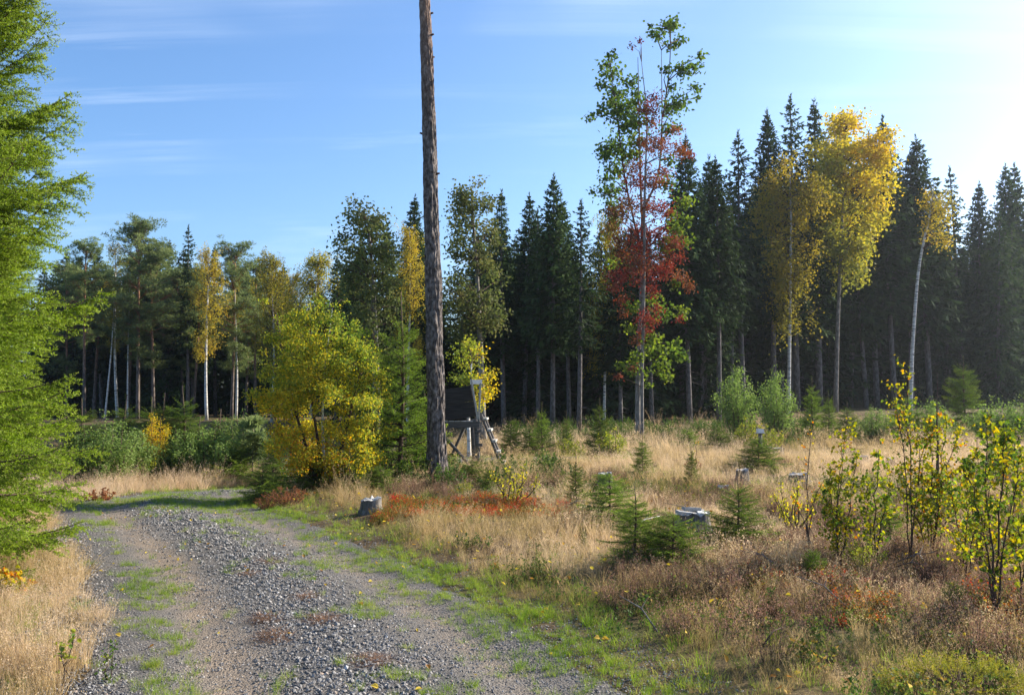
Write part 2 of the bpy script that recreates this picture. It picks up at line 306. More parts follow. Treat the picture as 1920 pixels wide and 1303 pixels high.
def roadmat():
    m, t, out = newmat('gravel_road'); g = N(t, 'ShaderNodeNewGeometry'); at_ = N(t, 'ShaderNodeAttribute', attribute_name='tint')
    a = N(t, 'ShaderNodeTexNoise', inp={'Scale': 2.2, 'Detail': 6, 'Roughness': 0.65}); b = N(t, 'ShaderNodeTexVoronoi', inp={'Scale': 60}); c = N(t, 'ShaderNodeTexNoise', inp={'Scale': 130, 'Detail': 4})
    for n in (a, b, c): L(t, g.outputs['Position'], n.inputs[0])
    ad = N(t, 'ShaderNodeMath', operation='MULTIPLY_ADD', inp={1: 0.7, 2: -0.35}); L(t, a.outputs[0], ad.inputs[0])
    sm_ = N(t, 'ShaderNodeMath', operation='ADD'); L(t, ad.outputs[0], sm_.inputs[0]); L(t, at_.outputs['Fac'], sm_.inputs[1])
    r1 = ramp(t, [(0.2, (.095, .09, .086)), (0.5, (.165, .145, .125)), (0.8, (.26, .20, .145))], sm_.outputs[0])
    r2 = ramp(t, [(0.0, (.7, .7, .7)), (0.5, (1.0, 1.0, 1.0)), (1, (1.3, 1.28, 1.25))], b.outputs['Color'])
    mi = N(t, 'ShaderNodeMix', data_type='RGBA', blend_type='MULTIPLY', inp={0: 1.0}); L(t, r1.outputs[0], mi.inputs[6]); L(t, r2.outputs[0], mi.inputs[7])
    p = N(t, 'ShaderNodeBsdfPrincipled', inp={'Roughness': 0.9, 'Specular IOR Level': 0.2}); L(t, mi.outputs[2], p.inputs['Base Color'])
    h = N(t, 'ShaderNodeMath', operation='SUBTRACT'); L(t, c.outputs[0], h.inputs[0]); L(t, b.outputs['Distance'], h.inputs[1])
    bp = N(t, 'ShaderNodeBump', inp={'Strength': 0.8, 'Distance': 0.012}); L(t, h.outputs[0], bp.inputs['Height']); L(t, bp.outputs[0], p.inputs['Normal']); L(t, p.outputs[0], out.inputs[0]); return m
M['road'] = roadmat()
def stonemat():
    m, t, out = newmat('stone'); oi = N(t, 'ShaderNodeAttribute', attribute_name='itint', attribute_type='INSTANCER'); g = N(t, 'ShaderNodeNewGeometry')
    a = N(t, 'ShaderNodeTexNoise', inp={'Scale': 60, 'Detail': 4}); L(t, g.outputs['Position'], a.inputs[0])
    r = ramp(t, [(0, (.07, .068, .068)), (0.45, (.19, .18, .172)), (0.8, (.33, .31, .29)), (0.93, (.36, .26, .19)), (1, (.52, .50, .48))], oi.outputs['Fac'])
    r2 = ramp(t, [(0.3, (.7, .7, .7)), (0.7, (1.2, 1.2, 1.2))], a.outputs[0])
    mi = N(t, 'ShaderNodeMix', data_type='RGBA', blend_type='MULTIPLY', inp={0: 1.0}); L(t, r.outputs[0], mi.inputs[6]); L(t, r2.outputs[0], mi.inputs[7])
    p = N(t, 'ShaderNodeBsdfPrincipled', inp={'Roughness': 0.75, 'Specular IOR Level': 0.3}); L(t, mi.outputs[2], p.inputs['Base Color']); L(t, p.outputs[0], out.inputs[0]); return m
M['stone'] = stonemat()

# ------------------------------------------------------------------ ground and road sheets
def axis(segs):
    out = [np.arange(a, b, st) for a, b, st in segs]; return np.concatenate(out + [[segs[-1][1]]])
gx = axis([(-700, -140, 80), (-140, -60, 16), (-60, -30, 4), (-30, -9, .6), (-9, 5, .2), (5, 30, .5), (30, 60, 3), (60, 140, 16), (140, 700, 80)])
gy = axis([(-300, -60, 60), (-60, -6, 6), (-6, 25, .2), (25, 45, .5), (45, 90, 1.5), (90, 180, 10), (180, 900, 90)])
GX, GY = np.meshgrid(gx, gy); GZ = ground_h(GX.ravel(), GY.ravel())
ny, nx = GX.shape; i = (np.arange(ny - 1)[:, None] * nx + np.arange(nx - 1)[None]).ravel()
mb = MB(); mb.add(np.stack([GX.ravel(), GY.ravel(), GZ], 1), np.stack([i, i + 1, i + nx + 1, i + nx], 1), smooth=True)
tag(obj('ground', mb.mesh('ground', M['ground'])), kind='structure')
us = np.linspace(-HW - .35, HW + .35, 41); k = np.arange(0, len(RD), 1)
RN = np.stack([RT[:, 1], -RT[:, 0]], 1)
P = RD[:, None] + RN[:, None] * us[None, :, None]
UU, SS = np.broadcast_arrays(us[None], (k * .15)[:, None])
RZ = base_h(P[..., 0], P[..., 1]) + road_prof(UU, SS)
tintr = 0.30 + 0.45 * np.exp(-((UU + 0.62) / 0.27) ** 2) + 0.30 * np.exp(-((UU - 0.95) / 0.25) ** 2)
n2 = len(us); i = (np.arange(len(RD) - 1)[:, None] * n2 + np.arange(n2 - 1)[None]).ravel()
mb = MB(); mb.add(np.stack([P[..., 0].ravel(), P[..., 1].ravel(), RZ.ravel()], 1), np.stack([i, i + 1, i + n2 + 1, i + n2], 1), tint=tintr.ravel(), smooth=True)
tag(obj('gravel_road', mb.mesh('gravel_road', M['road'])), kind='structure')

# ------------------------------------------------------------------ tree builders
def unit(v): return v / (np.linalg.norm(v, axis=-1, keepdims=True) + 1e-9)
def rnd(n, a=-1.0, b=1.0): return rng.uniform(a, b, n)
def rvec(n): return unit(rng.normal(size=(n, 3)))

def needles_on(mb, a, b, t, nl, nw, dens, mat=1, up=0.35):
    ln = np.linalg.norm(b - a, axis=1); c = np.maximum(2, (ln * dens).astype(int)); idx = np.repeat(np.arange(len(a)), c); m = len(idx)
    f = rng.random(m); p = a[idx] + (b - a)[idx] * f[:, None]; ax = unit((b - a)[idx])
    pr = rvec(m); pr[:, 2] += up; pr = unit(pr - ax * (pr * ax).sum(1)[:, None])
    d = unit(ax * rng.uniform(.45, .9, m)[:, None] + pr)
    mb.leaves(p, d, rvec(m), nl * rng.uniform(.75, 1.2, m), nw, mat, np.clip(t[idx] + .22 * f + rnd(m, -.15, .15), 0, 1))

def fir_branch(Lb, sec, tert, nl, nw, dens, droop=.25, upt=.3, secf=.42, tmin=.035):
    """one spruce branch lying along +X: axis, side shoots, shoots on those, needles all round"""
    mb = MB(); s = np.linspace(0, 1, 14)
    ax = np.stack([Lb * s, .06 * Lb * np.sin(s * 3 + rng.uniform(0, 6)) * s, Lb * (-droop * s ** 2 + upt * s ** 3)], 1)
    pt = lambda q: np.stack([np.interp(q, s, ax[:, k]) for k in range(3)], -1)
    mb.tube(ax, np.linspace(.006 + .008 * Lb, .0025, 14), 4, 0, cap=False)
    A, B, T = [ax[2:-1]], [ax[3:]], [np.linspace(.2, .7, 11)]
    q = .10
    while q < .97:
        for sd in (-1, 1):
            l = (secf * Lb * (1 - q) ** .8 + .05) * rng.uniform(.6, 1.1)
            p0 = pt(q + rng.uniform(-.01, .01)); ang = math.radians(rng.uniform(38, 58))
            d = unit(np.array([math.cos(ang), sd * math.sin(ang), rng.uniform(-.42, .16)]))
            e = p0 + d * l + np.array([0, 0, -.10 * l])
            mb.sticks([p0], [e], .0035, 0)
            A.append(p0[None]); B.append(e[None]); T.append(np.array([.25 + .35 * q]))
            u = np.arange(.18, .98, tert / max(l, tert))
            if len(u):
                for s2 in (-1, 1):
                    l2 = (.36 * l * (1 - u) + tmin) * rng.uniform(.6, 1.15, len(u)); pp = p0 + (e - p0) * u[:, None]
                    sdv = unit(np.cross(d, [0, 0, 1.0])) * s2; dd = unit(d * .75 + sdv * .65 + rng.normal(size=(len(u), 3)) * .18 + np.array([0, 0, -.08]))
                    A.append(pp); B.append(pp + dd * l2[:, None]); T.append(.3 + .35 * u * q + .1)
        q += sec / Lb * rng.uniform(.75, 1.25)
    A = np.concatenate(A); B = np.concatenate(B); T = np.concatenate(T)
    mb.sticks(A, B, .002, 0)
    needles_on(mb, A, B, T, nl, nw, dens)
    return mb

def rotm(az, el, roll=0.0):
    return Matrix.Rotation(az, 4, 'Z') @ Matrix.Rotation(-el, 4, 'Y') @ Matrix.Rotation(roll, 4, 'X')

def spruce_far(H, cb, Rm, nb, full=1.0, seed=0, sparse=False):
    tr, cr = MB(), MB(); z = np.linspace(0, H, 10); bend = .012 * H * np.sin(z / H * 2.3 + seed)
    tr.tube(np.stack([bend, bend * .4, z], 1), (.0105 * H) * (1 - .93 * (z / H)) + .01, 7, 0)
    nd = 26; zz = rng.uniform(.06 * H, cb * H + .15 * H, nd); a = rng.uniform(0, 6.28, nd); l = rng.uniform(.5, 1.5, nd)
    p0 = np.stack([np.interp(zz, z, bend), np.interp(zz, z, bend) * .4, zz], 1); tr.sticks(p0, p0 + np.stack([np.cos(a) * l, np.sin(a) * l, -.25 * l], 1), .018, 0)
    i = np.arange(nb); t = (i / nb) ** .92; zb = cb * H + (H * (.985 - cb)) * t + rnd(nb) * .08
    whorl = np.floor(zb / .42) * .42; zb = .6 * whorl + .4 * zb
    az = i * 2.39996 + rnd(nb) * .5
    Lb = Rm * ((1 - t) ** .72) * rng.uniform(.62, 1.12, nb) * (.55 + .45 * np.minimum(1, t / .16)) + .10
    if sparse: Lb *= rng.choice([.45, 1.0, 1.15], nb)
    el = np.radians(-24 + 62 * t ** 1.3 + rnd(nb) * 9)
    nt_ = (5 + Lb * 10 * full).astype(int); idx = np.repeat(i, nt_); m = len(idx)
    s = rng.uniform(.10, 1.0, m) ** .8; lb = Lb[idx]; rad = np.stack([np.cos(az[idx]), np.sin(az[idx]), np.zeros(m)], 1); tan = np.stack([-rad[:, 1], rad[:, 0], np.zeros(m)], 1)
    bx = np.interp(zb[idx], z, bend)
    c = np.stack([bx, bx * .4, zb[idx]], 1) + rad * (s * lb * np.cos(el[idx]))[:, None]; c[:, 2] += np.sin(el[idx]) * s * lb - .26 * lb * s ** 2 + .18 * lb * s ** 3
    sd = rng.choice([-1, 1], m); hang = rng.random(m) < .38
    d = rad * .75 + tan * (sd * rng.uniform(.25, .9, m))[:, None] + np.array([0, 0, -.12]) + rng.normal(size=(m, 3)) * .14
    d[hang] = d[hang] * .45 + np.array([0, 0, -.75]); d[:, 2] += .5 * t[idx] ** 2
    l = (.14 + .20 * lb * (1 - .55 * s)) * rng.uniform(.6, 1.3, m)
    nn = rng.normal(size=(m, 3)) * .45 + np.array([0, 0, 1.0]); nn[hang] = rad[hang] + rng.normal(size=(hang.sum(), 3)) * .4
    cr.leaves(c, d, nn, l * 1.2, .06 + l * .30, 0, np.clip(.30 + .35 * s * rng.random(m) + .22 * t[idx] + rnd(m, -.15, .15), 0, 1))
    e = np.stack([np.interp(zb, z, bend), np.interp(zb, z, bend) * .4, zb], 1)
    rr = np.stack([np.cos(az), np.sin(az), np.zeros(nb)], 1); e2 = e + rr * (Lb * np.cos(el))[:, None]; e2[:, 2] += Lb * np.sin(el) - .1 * Lb
    tr.sticks(e, e2, .012 + .006 * Lb, 0)
    k = 30; zt = rng.uniform(.95, 1.0, k) * H; aa = rng.uniform(0, 6.28, k); x = np.interp(zt, z, bend)
    cr.leaves(np.stack([x, x * .4, zt], 1), np.stack([np.cos(aa) * .5, np.sin(aa) * .5, np.full(k, .8)], 1), rvec(k), .26, .06, 0, .5)
    return tr, cr

def pine_far(H, cb, Rm, nl, seed=0):
    tr, cr = MB(), MB(); z = np.linspace(0, H * .97, 12); bx = .02 * H * np.sin(z / H * 3 + seed); by = .012 * H * np.sin(z / H * 2 + seed * 2)
    tr.tube(np.stack([bx, by, z], 1), .0105 * H * (1 - .85 * z / H) + .012, 7, 0)
    t = rng.uniform(0, 1, nl); t[:4] = [1, .98, .96, .93]; zb = H * (cb + (.96 - cb) * t); az = np.arange(nl) * 2.4 + rnd(nl) * .6
    Lb = Rm * np.sin(np.clip(.25 + t * 2.5, 0, 3.0)) ** .7 * rng.uniform(.6, 1.15, nl) + .15; el = np.radians(4 + 48 * t ** 1.5 + rnd(nl) * 12)
    o = np.stack([np.interp(zb, z, bx), np.interp(zb, z, by), zb], 1); d = np.stack([np.cos(az) * np.cos(el), np.sin(az) * np.cos(el), np.sin(el)], 1)
    tr.sticks(o, o + d * Lb[:, None], .02 + .012 * Lb, 0)
    for k in range(nl):
        nc = int(4 + Lb[k] * 4.2); s = rng.uniform(.28, 1.05, nc); c = o[k] + d[k] * (s * Lb[k])[:, None] + rng.normal(size=(nc, 3)) * np.array([.16, .16, .09]) * Lb[k]
        tr.sticks(np.broadcast_to(o[k] + d[k] * .25 * Lb[k], c.shape), c, .010, 0)
        m = 30; ci = np.repeat(np.arange(nc), m); v = rvec(nc * m); v[:, 2] = v[:, 2] * .7 + .25; r = rng.uniform(.02, .22, nc * m)
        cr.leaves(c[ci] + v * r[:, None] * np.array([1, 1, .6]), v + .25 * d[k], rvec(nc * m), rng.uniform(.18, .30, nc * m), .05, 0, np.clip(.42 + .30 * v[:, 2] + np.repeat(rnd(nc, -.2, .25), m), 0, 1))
    return tr, cr

def birch_far(H, cb, Rm, nl, leaf=.10, dens=15, seed=0, lean=0.0, tmean=.6):
    tr, cr = MB(), MB(); z = np.linspace(0, H, 12); bx = lean * H * (z / H) ** 1.4 + .012 * H * np.sin(z / H * 4 + seed); by = .012 * H * np.cos(z / H * 3 + seed)
    tr.tube(np.stack([bx, by, z], 1), .009 * H * (1 - .92 * z / H) + .01, 7, 0)
    t = rng.uniform(0, 1, nl) ** .9; t[:3] = [1, .96, .9]; zb = H * (cb + (.98 - cb) * t); az = np.arange(nl) * 2.4 + rnd(nl) * .6
    Lb = Rm * np.sin(np.clip(.35 + t * 2.5, 0, 2.95)) ** .8 * rng.uniform(.55, 1.15, nl) + .2; el = np.radians(30 + 25 * t + rnd(nl) * 12)
    o = np.stack([np.interp(zb, z, bx), np.interp(zb, z, by), zb], 1); d = np.stack([np.cos(az) * np.cos(el), np.sin(az) * np.cos(el), np.sin(el)], 1)
    tr.sticks(o, o + d * Lb[:, None], .014 + .008 * Lb, 1)
    for k in range(nl):
        ns = int(5 + Lb[k] * 5); s = rng.uniform(.25, 1.05, ns); c = o[k] + d[k] * (s * Lb[k])[:, None] + rng.normal(size=(ns, 3)) * .16 * Lb[k]
        h = rng.uniform(.3, 1.0, ns) * (.5 + .35 * Lb[k]); e = c + np.stack([rnd(ns) * .22, rnd(ns) * .22, -h], 1)
        tr.sticks(c, e, .006, 1); tr.sticks(np.broadcast_to(o[k] + d[k] * .2 * Lb[k], c.shape), c, .007, 1)
        ci = np.repeat(np.arange(ns), dens); f = rng.random(ns * dens); p = c[ci] + (e - c)[ci] * f[:, None] + rng.normal(size=(ns * dens, 3)) * .085
        v = rvec(ns * dens); v[:, 2] -= .6
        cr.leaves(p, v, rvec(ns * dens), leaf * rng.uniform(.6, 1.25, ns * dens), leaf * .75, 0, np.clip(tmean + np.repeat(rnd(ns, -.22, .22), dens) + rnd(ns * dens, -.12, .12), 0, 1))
    return tr, cr

# meshes shared by the copies
PROTO = {}
def proto(key, tc, tm_, cm):
    PROTO[key] = (tc[0].mesh(key + '_trunk', tm_), tc[1].mesh(key + '_crown', cm), float(tc[0].data()[0][:, 2].max()))
for k_, a_ in enumerate([(17, .34, 2.7, 400), (18, .40, 2.3, 390), (16, .28, 2.6, 360), (19, .32, 3.0, 430)]):
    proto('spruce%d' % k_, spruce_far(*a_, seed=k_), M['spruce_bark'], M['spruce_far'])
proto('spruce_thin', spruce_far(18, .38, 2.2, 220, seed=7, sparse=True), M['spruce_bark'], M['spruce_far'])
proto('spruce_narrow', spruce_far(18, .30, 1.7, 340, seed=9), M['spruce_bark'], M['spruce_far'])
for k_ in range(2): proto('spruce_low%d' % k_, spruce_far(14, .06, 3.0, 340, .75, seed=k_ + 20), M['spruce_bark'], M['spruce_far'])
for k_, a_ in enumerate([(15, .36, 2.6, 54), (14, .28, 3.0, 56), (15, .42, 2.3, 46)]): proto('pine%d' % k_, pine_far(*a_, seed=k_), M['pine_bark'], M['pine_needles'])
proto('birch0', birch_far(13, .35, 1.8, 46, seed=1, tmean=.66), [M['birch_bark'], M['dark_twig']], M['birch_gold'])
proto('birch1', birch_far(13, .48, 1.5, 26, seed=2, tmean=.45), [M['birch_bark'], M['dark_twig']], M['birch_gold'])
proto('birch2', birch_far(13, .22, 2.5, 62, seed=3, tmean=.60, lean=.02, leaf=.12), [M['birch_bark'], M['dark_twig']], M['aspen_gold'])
proto('birch3', birch_far(13, .55, 1.0, 18, seed=4, tmean=.4, dens=11), [M['birch_bark'], M['dark_twig']], M['birch_gold'])

def place(key, name, cat, label, px, d, ytop, group=None, wide=1.0, rz=None):
    X = xat(px, d); g = ground_h(X, d); zt = at(px, ytop, d)[2]; h = zt - g; t, c, H = PROTO[key]; sc = h / H
    rz = rng.uniform(0, 6.28) if rz is None else rz
    o = thing(name, label, cat, (X, d, g - .05), rz, (sc * wide, sc * wide, sc), group)
    o.rotation_euler = (rnd(1)[0] * .03, rnd(1)[0] * .03, rz); obj('trunk', t, o); obj('crown', c, o); return o

GL, GM, GR = 'trees along the far forest edge beyond the road', 'spruces in the shaded forest edge behind the stand', 'tall spruces in the shaded forest edge behind the clearing'
def edge_d(px): return float(np.interp(px, [700, 1080, 1340, 1565, 1800, 1920], [34, 37, 44, 58, 68, 73]))
# left forest
for a_ in [
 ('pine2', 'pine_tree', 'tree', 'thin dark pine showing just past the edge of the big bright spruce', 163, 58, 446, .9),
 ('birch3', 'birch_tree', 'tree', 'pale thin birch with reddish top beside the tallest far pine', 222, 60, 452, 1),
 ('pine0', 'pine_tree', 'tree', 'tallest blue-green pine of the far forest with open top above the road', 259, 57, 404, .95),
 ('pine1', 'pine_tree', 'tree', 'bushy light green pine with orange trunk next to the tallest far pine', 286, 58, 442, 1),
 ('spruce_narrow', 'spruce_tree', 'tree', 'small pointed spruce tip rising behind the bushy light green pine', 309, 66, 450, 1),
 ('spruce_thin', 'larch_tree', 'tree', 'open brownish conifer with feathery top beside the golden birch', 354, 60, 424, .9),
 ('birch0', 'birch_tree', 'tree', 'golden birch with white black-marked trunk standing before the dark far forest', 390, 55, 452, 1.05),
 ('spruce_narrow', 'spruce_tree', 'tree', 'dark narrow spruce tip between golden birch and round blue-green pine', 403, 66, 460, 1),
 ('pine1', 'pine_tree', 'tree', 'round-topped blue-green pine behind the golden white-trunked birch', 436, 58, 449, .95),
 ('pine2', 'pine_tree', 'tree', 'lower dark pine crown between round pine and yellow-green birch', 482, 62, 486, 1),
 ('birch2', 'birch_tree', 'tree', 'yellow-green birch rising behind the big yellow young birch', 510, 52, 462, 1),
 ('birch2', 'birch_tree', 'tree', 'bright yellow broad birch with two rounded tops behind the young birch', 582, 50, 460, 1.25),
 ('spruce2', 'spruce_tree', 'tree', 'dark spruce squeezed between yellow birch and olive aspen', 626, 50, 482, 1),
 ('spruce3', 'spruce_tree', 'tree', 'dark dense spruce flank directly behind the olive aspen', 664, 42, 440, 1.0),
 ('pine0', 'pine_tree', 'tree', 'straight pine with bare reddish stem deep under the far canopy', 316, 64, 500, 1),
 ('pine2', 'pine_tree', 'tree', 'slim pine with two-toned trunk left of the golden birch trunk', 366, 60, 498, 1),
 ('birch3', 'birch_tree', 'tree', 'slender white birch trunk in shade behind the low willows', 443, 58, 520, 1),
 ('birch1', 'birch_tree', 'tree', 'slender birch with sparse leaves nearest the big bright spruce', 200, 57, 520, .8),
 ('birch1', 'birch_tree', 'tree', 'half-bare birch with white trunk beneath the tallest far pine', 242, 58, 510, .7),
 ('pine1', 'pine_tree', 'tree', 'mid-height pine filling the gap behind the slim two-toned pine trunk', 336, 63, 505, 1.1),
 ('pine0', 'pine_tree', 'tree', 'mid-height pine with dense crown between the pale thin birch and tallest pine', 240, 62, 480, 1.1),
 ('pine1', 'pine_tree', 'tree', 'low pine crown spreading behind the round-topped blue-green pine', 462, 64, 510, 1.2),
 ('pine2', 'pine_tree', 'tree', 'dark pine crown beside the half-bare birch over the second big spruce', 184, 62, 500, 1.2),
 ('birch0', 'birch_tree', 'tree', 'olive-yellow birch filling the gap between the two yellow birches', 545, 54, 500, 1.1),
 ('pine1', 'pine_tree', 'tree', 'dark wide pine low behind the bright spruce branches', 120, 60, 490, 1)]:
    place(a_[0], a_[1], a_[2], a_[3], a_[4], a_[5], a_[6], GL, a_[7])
# middle
for a_ in [
 ('spruce1', 'spruce_tree', 'spruce tip just beside the tall bare pine trunk, behind the yellowing birch', 781, 46, 364, 1),
 ('birch0', 'birch_tree', 'yellowing birch half hidden by the tall bare pine trunk', 770, 38, 408, .9),
 ('spruce_narrow', 'spruce_tree', 'first pointed spruce beside the olive alder crown', 942, 42, 356, 1.1),
 ('spruce1', 'spruce_tree', 'dense spruce second from the olive alder', 980, 43, 362, 1),
 ('spruce_thin', 'spruce_tree', 'low-topped spruce just before the tallest pointed spruce of the middle group', 1006, 41, 392, 1),
 ('spruce0', 'spruce_tree', 'tallest pointed spruce between alder and red-leaved tree, bare pale lower trunk', 1036, 38, 330, 1),
 ('spruce1', 'spruce_tree', 'spruce with blunt top behind the tallest pointed spruce of the middle group', 1064, 42, 372, 1),
 ('spruce_thin', 'spruce_tree', 'ragged spruce with long pale bare trunk before the red-leaved tree', 1084, 36, 372, 1.1),
 ('birch2', 'birch_tree', 'ochre birch crown peeping out behind the green maple', 1136, 42, 388, .8),
 ('spruce2', 'spruce_tree', 'dark spruce directly behind the lower maple crown', 1160, 40, 452, 1.1),
 ('spruce1', 'spruce_tree', 'dark spruce behind the maple trunks', 1222, 42, 420, 1.1)]:
    place(a_[0], a_[1], 'tree', a_[2], a_[3], a_[4], a_[5], GM, a_[6])
# right
for a_ in [
 ('spruce3', 'tall dark spruce touching the red leaves of the maple pair', 1292, 42, 252, .95),
 ('spruce0', 'spruce one step behind the tall dark spruce near the red leaves', 1312, 46, 290, .9),
 ('spruce1', 'ragged spruce with very long straight pale trunk behind the willow bushes', 1343, 43, 295, 1),
 ('spruce_thin', 'half-dead spruce with thin drooping twigs and gaps of sky', 1366, 48, 330, 1),
 ('spruce_thin', 'open thin spruce standing alone against the sky before the weeping birch', 1396, 49, 248, 1.05),
 ('spruce3', 'dense broad spruce above the golden weeping birch', 1452, 54, 208, .9),
 ('spruce_thin', 'highest spruce of the ridge, airy crown, beside the golden aspen', 1495, 55, 180, 1),
 ('spruce_narrow', 'dense narrow spruce tip touching the golden aspen top', 1537, 57, 187, 1.1),
 ('spruce_narrow', 'short spruce tip at the shoulder of the golden aspen', 1642, 62, 246, 1),
 ('spruce0', 'tall open spruce first after the golden aspen', 1678, 60, 213, .95),
 ('spruce1', 'spruce with broken uneven top behind the small golden birch', 1716, 62, 282, 1),
 ('spruce2', 'spruce with long layered branches above the small golden birch', 1738, 62, 257, 1.05),
 ('spruce_thin', 'sparse spruce with bare pale stem just past the small golden birch', 1803, 66, 313, 1),
 ('spruce1', 'lower spruce between sparse spruce and the last tall pair', 1850, 68, 338, 1),
 ('spruce3', 'first of the last tall pair of spruces at the picture edge', 1893, 70, 306, .9),
 ('spruce0', 'second of the last tall pair of spruces at the picture edge', 1922, 71, 306, .9),
 ('spruce_low0', 'low bushy spruce filling the gap under the sparse spruce', 1775, 66, 375, 1),
 ('spruce2', 'dark spruce hidden behind the golden aspen crown', 1600, 62, 300, 1.1),
 ('spruce1', 'dark spruce hidden behind the golden weeping birch crown', 1490, 58, 330, 1.1),
 ('spruce0', 'spruce with straight pale trunk standing right of the golden aspen trunk', 1625, 60, 330, 1.0),
 ('spruce_low1', 'dark low-branched spruce beyond the lit young spruce at the far side', 1870, 64, 400, 1)]:
    place(a_[0], 'spruce_tree', 'tree', a_[1], a_[2], a_[3], a_[4], GR, a_[5])

# spruces filling the dark interior: nothing tells them apart
env_x = [0, 140, 220, 300, 400, 480, 560, 620, 660, 780, 850, 950, 1040, 1130, 1200, 1290, 1350, 1400, 1450, 1540, 1640, 1700, 1760, 1850, 1920, 2200]
env_y = [470, 460, 475, 465, 475, 490, 500, 485, 450, 430, 430, 420, 410, 440, 430, 330, 370, 400, 330, 300, 330, 340, 390, 420, 370, 360]
fill = []
for px0, px1, d0, d1, n_ in [(60, 690, 63, 82, 60), (640, 1340, 42, 57, 52), (1290, 1560, 56, 84, 36), (1540, 2060, 66, 100, 44)]:
    for _ in range(n_):
        fill.append((rng.uniform(px0, px1), rng.uniform(d0, d1)))
for k_, (px, d) in enumerate(fill):
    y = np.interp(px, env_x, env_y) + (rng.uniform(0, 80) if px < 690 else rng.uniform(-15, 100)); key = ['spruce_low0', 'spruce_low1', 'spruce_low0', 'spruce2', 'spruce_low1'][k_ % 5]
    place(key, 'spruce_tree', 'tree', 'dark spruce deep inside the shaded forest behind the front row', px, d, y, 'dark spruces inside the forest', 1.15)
mb = MB()                                              # the far wood behind, one mass
t0, c0 = spruce_far(15, .0, 3.6, 150, .42, seed=33)
for k_ in range(150):
    px = -60 + 2200 * (k_ * .618034 % 1); d = np.interp(px, [0, 700, 1300, 2100], [88, 80, 96, 112]) + rng.uniform(0, 24); X = xat(px, d)
    s_ = (at(px, np.interp(px, env_x, env_y) + rng.uniform(90, 190), d)[2] - ground_h(X, d)) / 15
    Mx = np.array(Matrix.Translation((X, d, ground_h(X, d))) @ Matrix.Rotation(rng.uniform(0, 6), 4, 'Z') @ Matrix.Diagonal((s_ * 1.4, s_ * 1.4, s_, 1)))
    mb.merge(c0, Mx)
tag(obj('far_woods', mb.mesh('far_woods', M['spruce_far'])), 'dark mass of spruce wood far behind the forest edge', 'wood', kind='stuff')

# ------------------------------------------------------------------ broadleaved trees shaped after their own outlines
def clump_tree(name, cat, label, d, base_px, base_py, trunk_px, r0, clumps, per, leaf, mats, tint, hang=0.0, flat=.75, ydepth=1.0, lw=.8, group=None, extra=None, branch_r=.03, broad=False, vary=.16):
    """trunk_px: polyline(s) in the photograph's plane at distance d; clumps: (px, py, radius px, tint)"""
    B = at(base_px, base_py, d) if base_py else None; X = xat(base_px, d); g = ground_h(X, d); O = np.array([X, d, g])
    root = thing(name, label, cat, (X, d, g), 0, 1, group); tr, cr = MB(), MB()
    pts_all = []
    for j, (pl, ra, rb) in enumerate(trunk_px):
        p = np.array([at(a, b, d) - O for a, b in pl])
        if pl[0] == (base_px, base_py): p[0, 2] = -.15
        n = 4 * len(p); q = np.linspace(0, 1, n); ss = np.linspace(0, 1, len(p)); p = np.stack([np.interp(q, ss, p[:, k]) for k in range(3)], 1)
        if n > 8:
            for _ in range(2): p[1:-1] = .5 * p[1:-1] + .25 * (p[:-2] + p[2:])
        p[:, 1] += (j % 3 - 1) * .22 * q
        tr.tube(p, np.linspace(ra, rb, n) * (1 + .25 * np.exp(-q * 25) * (j == 0)), 8, 0 if j == 0 or ra > .04 else 1); pts_all.append(p)
    pts_all = np.concatenate(pts_all)
    pm = d / F_PX
    for (cx, cy, r, ti) in clumps:
        c = at(cx, cy, d) - O; R_ = r * pm; c[1] = np.interp(c[2], pts_all[:, 2][np.argsort(pts_all[:, 2])], pts_all[:, 1][np.argsort(pts_all[:, 2])]) + rng.uniform(-1, 1) * ydepth
        below = pts_all[pts_all[:, 2] < c[2] - .15 * abs(c[0])]; below = below if len(below) else pts_all[:2]
        w_ = np.linalg.norm((below - c) * np.array([1, .6, 1]), axis=1) + .35 * np.abs(below[:, 2] - (c[2] - .7 * R_ - .4)); a = below[w_.argmin()]
        mid = (a + c) / 2 + np.array([0, 0, .06 * np.linalg.norm(c - a)]) + rng.normal(size=3) * .05
        ln = np.linalg.norm(c - a); tr.tube(np.stack([a, mid, c]), [branch_r * (.35 + .2 * ln), branch_r * .35, branch_r * .12], 4, 1, cap=False)
        n = max(8, int(per * 1.75 * (r / 18.0) ** 2)); v = np.clip(rng.normal(size=(n, 3)) * .66, -1.7, 1.7) * np.array([1, 1, flat]); p = c + v * R_
        ns = max(3, n // 9); e = c + v[:ns] * R_; tr.sticks(np.broadcast_to(c - np.array([0, 0, .2 * R_]), e.shape), e, branch_r * .14, 1)
        if hang: p[:, 2] -= rng.random(n) ** 1.3 * hang * (np.abs(v[:, :2]).sum(1) * .5 + .5)
        dv = rvec(n); dv[:, 2] -= .45; nn = rvec(n); nn[:, 2] += .6
        cr.leaves(p, dv, nn, leaf * rng.uniform(.6, 1.3, n), leaf * lw, 0, np.clip(tint + ti + rnd(n, -vary, vary), 0, 1), .12, broad)
    if extra: extra(tr, cr, O)
    obj('trunk', tr.mesh(name + '_trunk', [mats[0], mats[1]]), root); obj('crown', cr.mesh(name + '_crown', mats[2]), root)
    return root

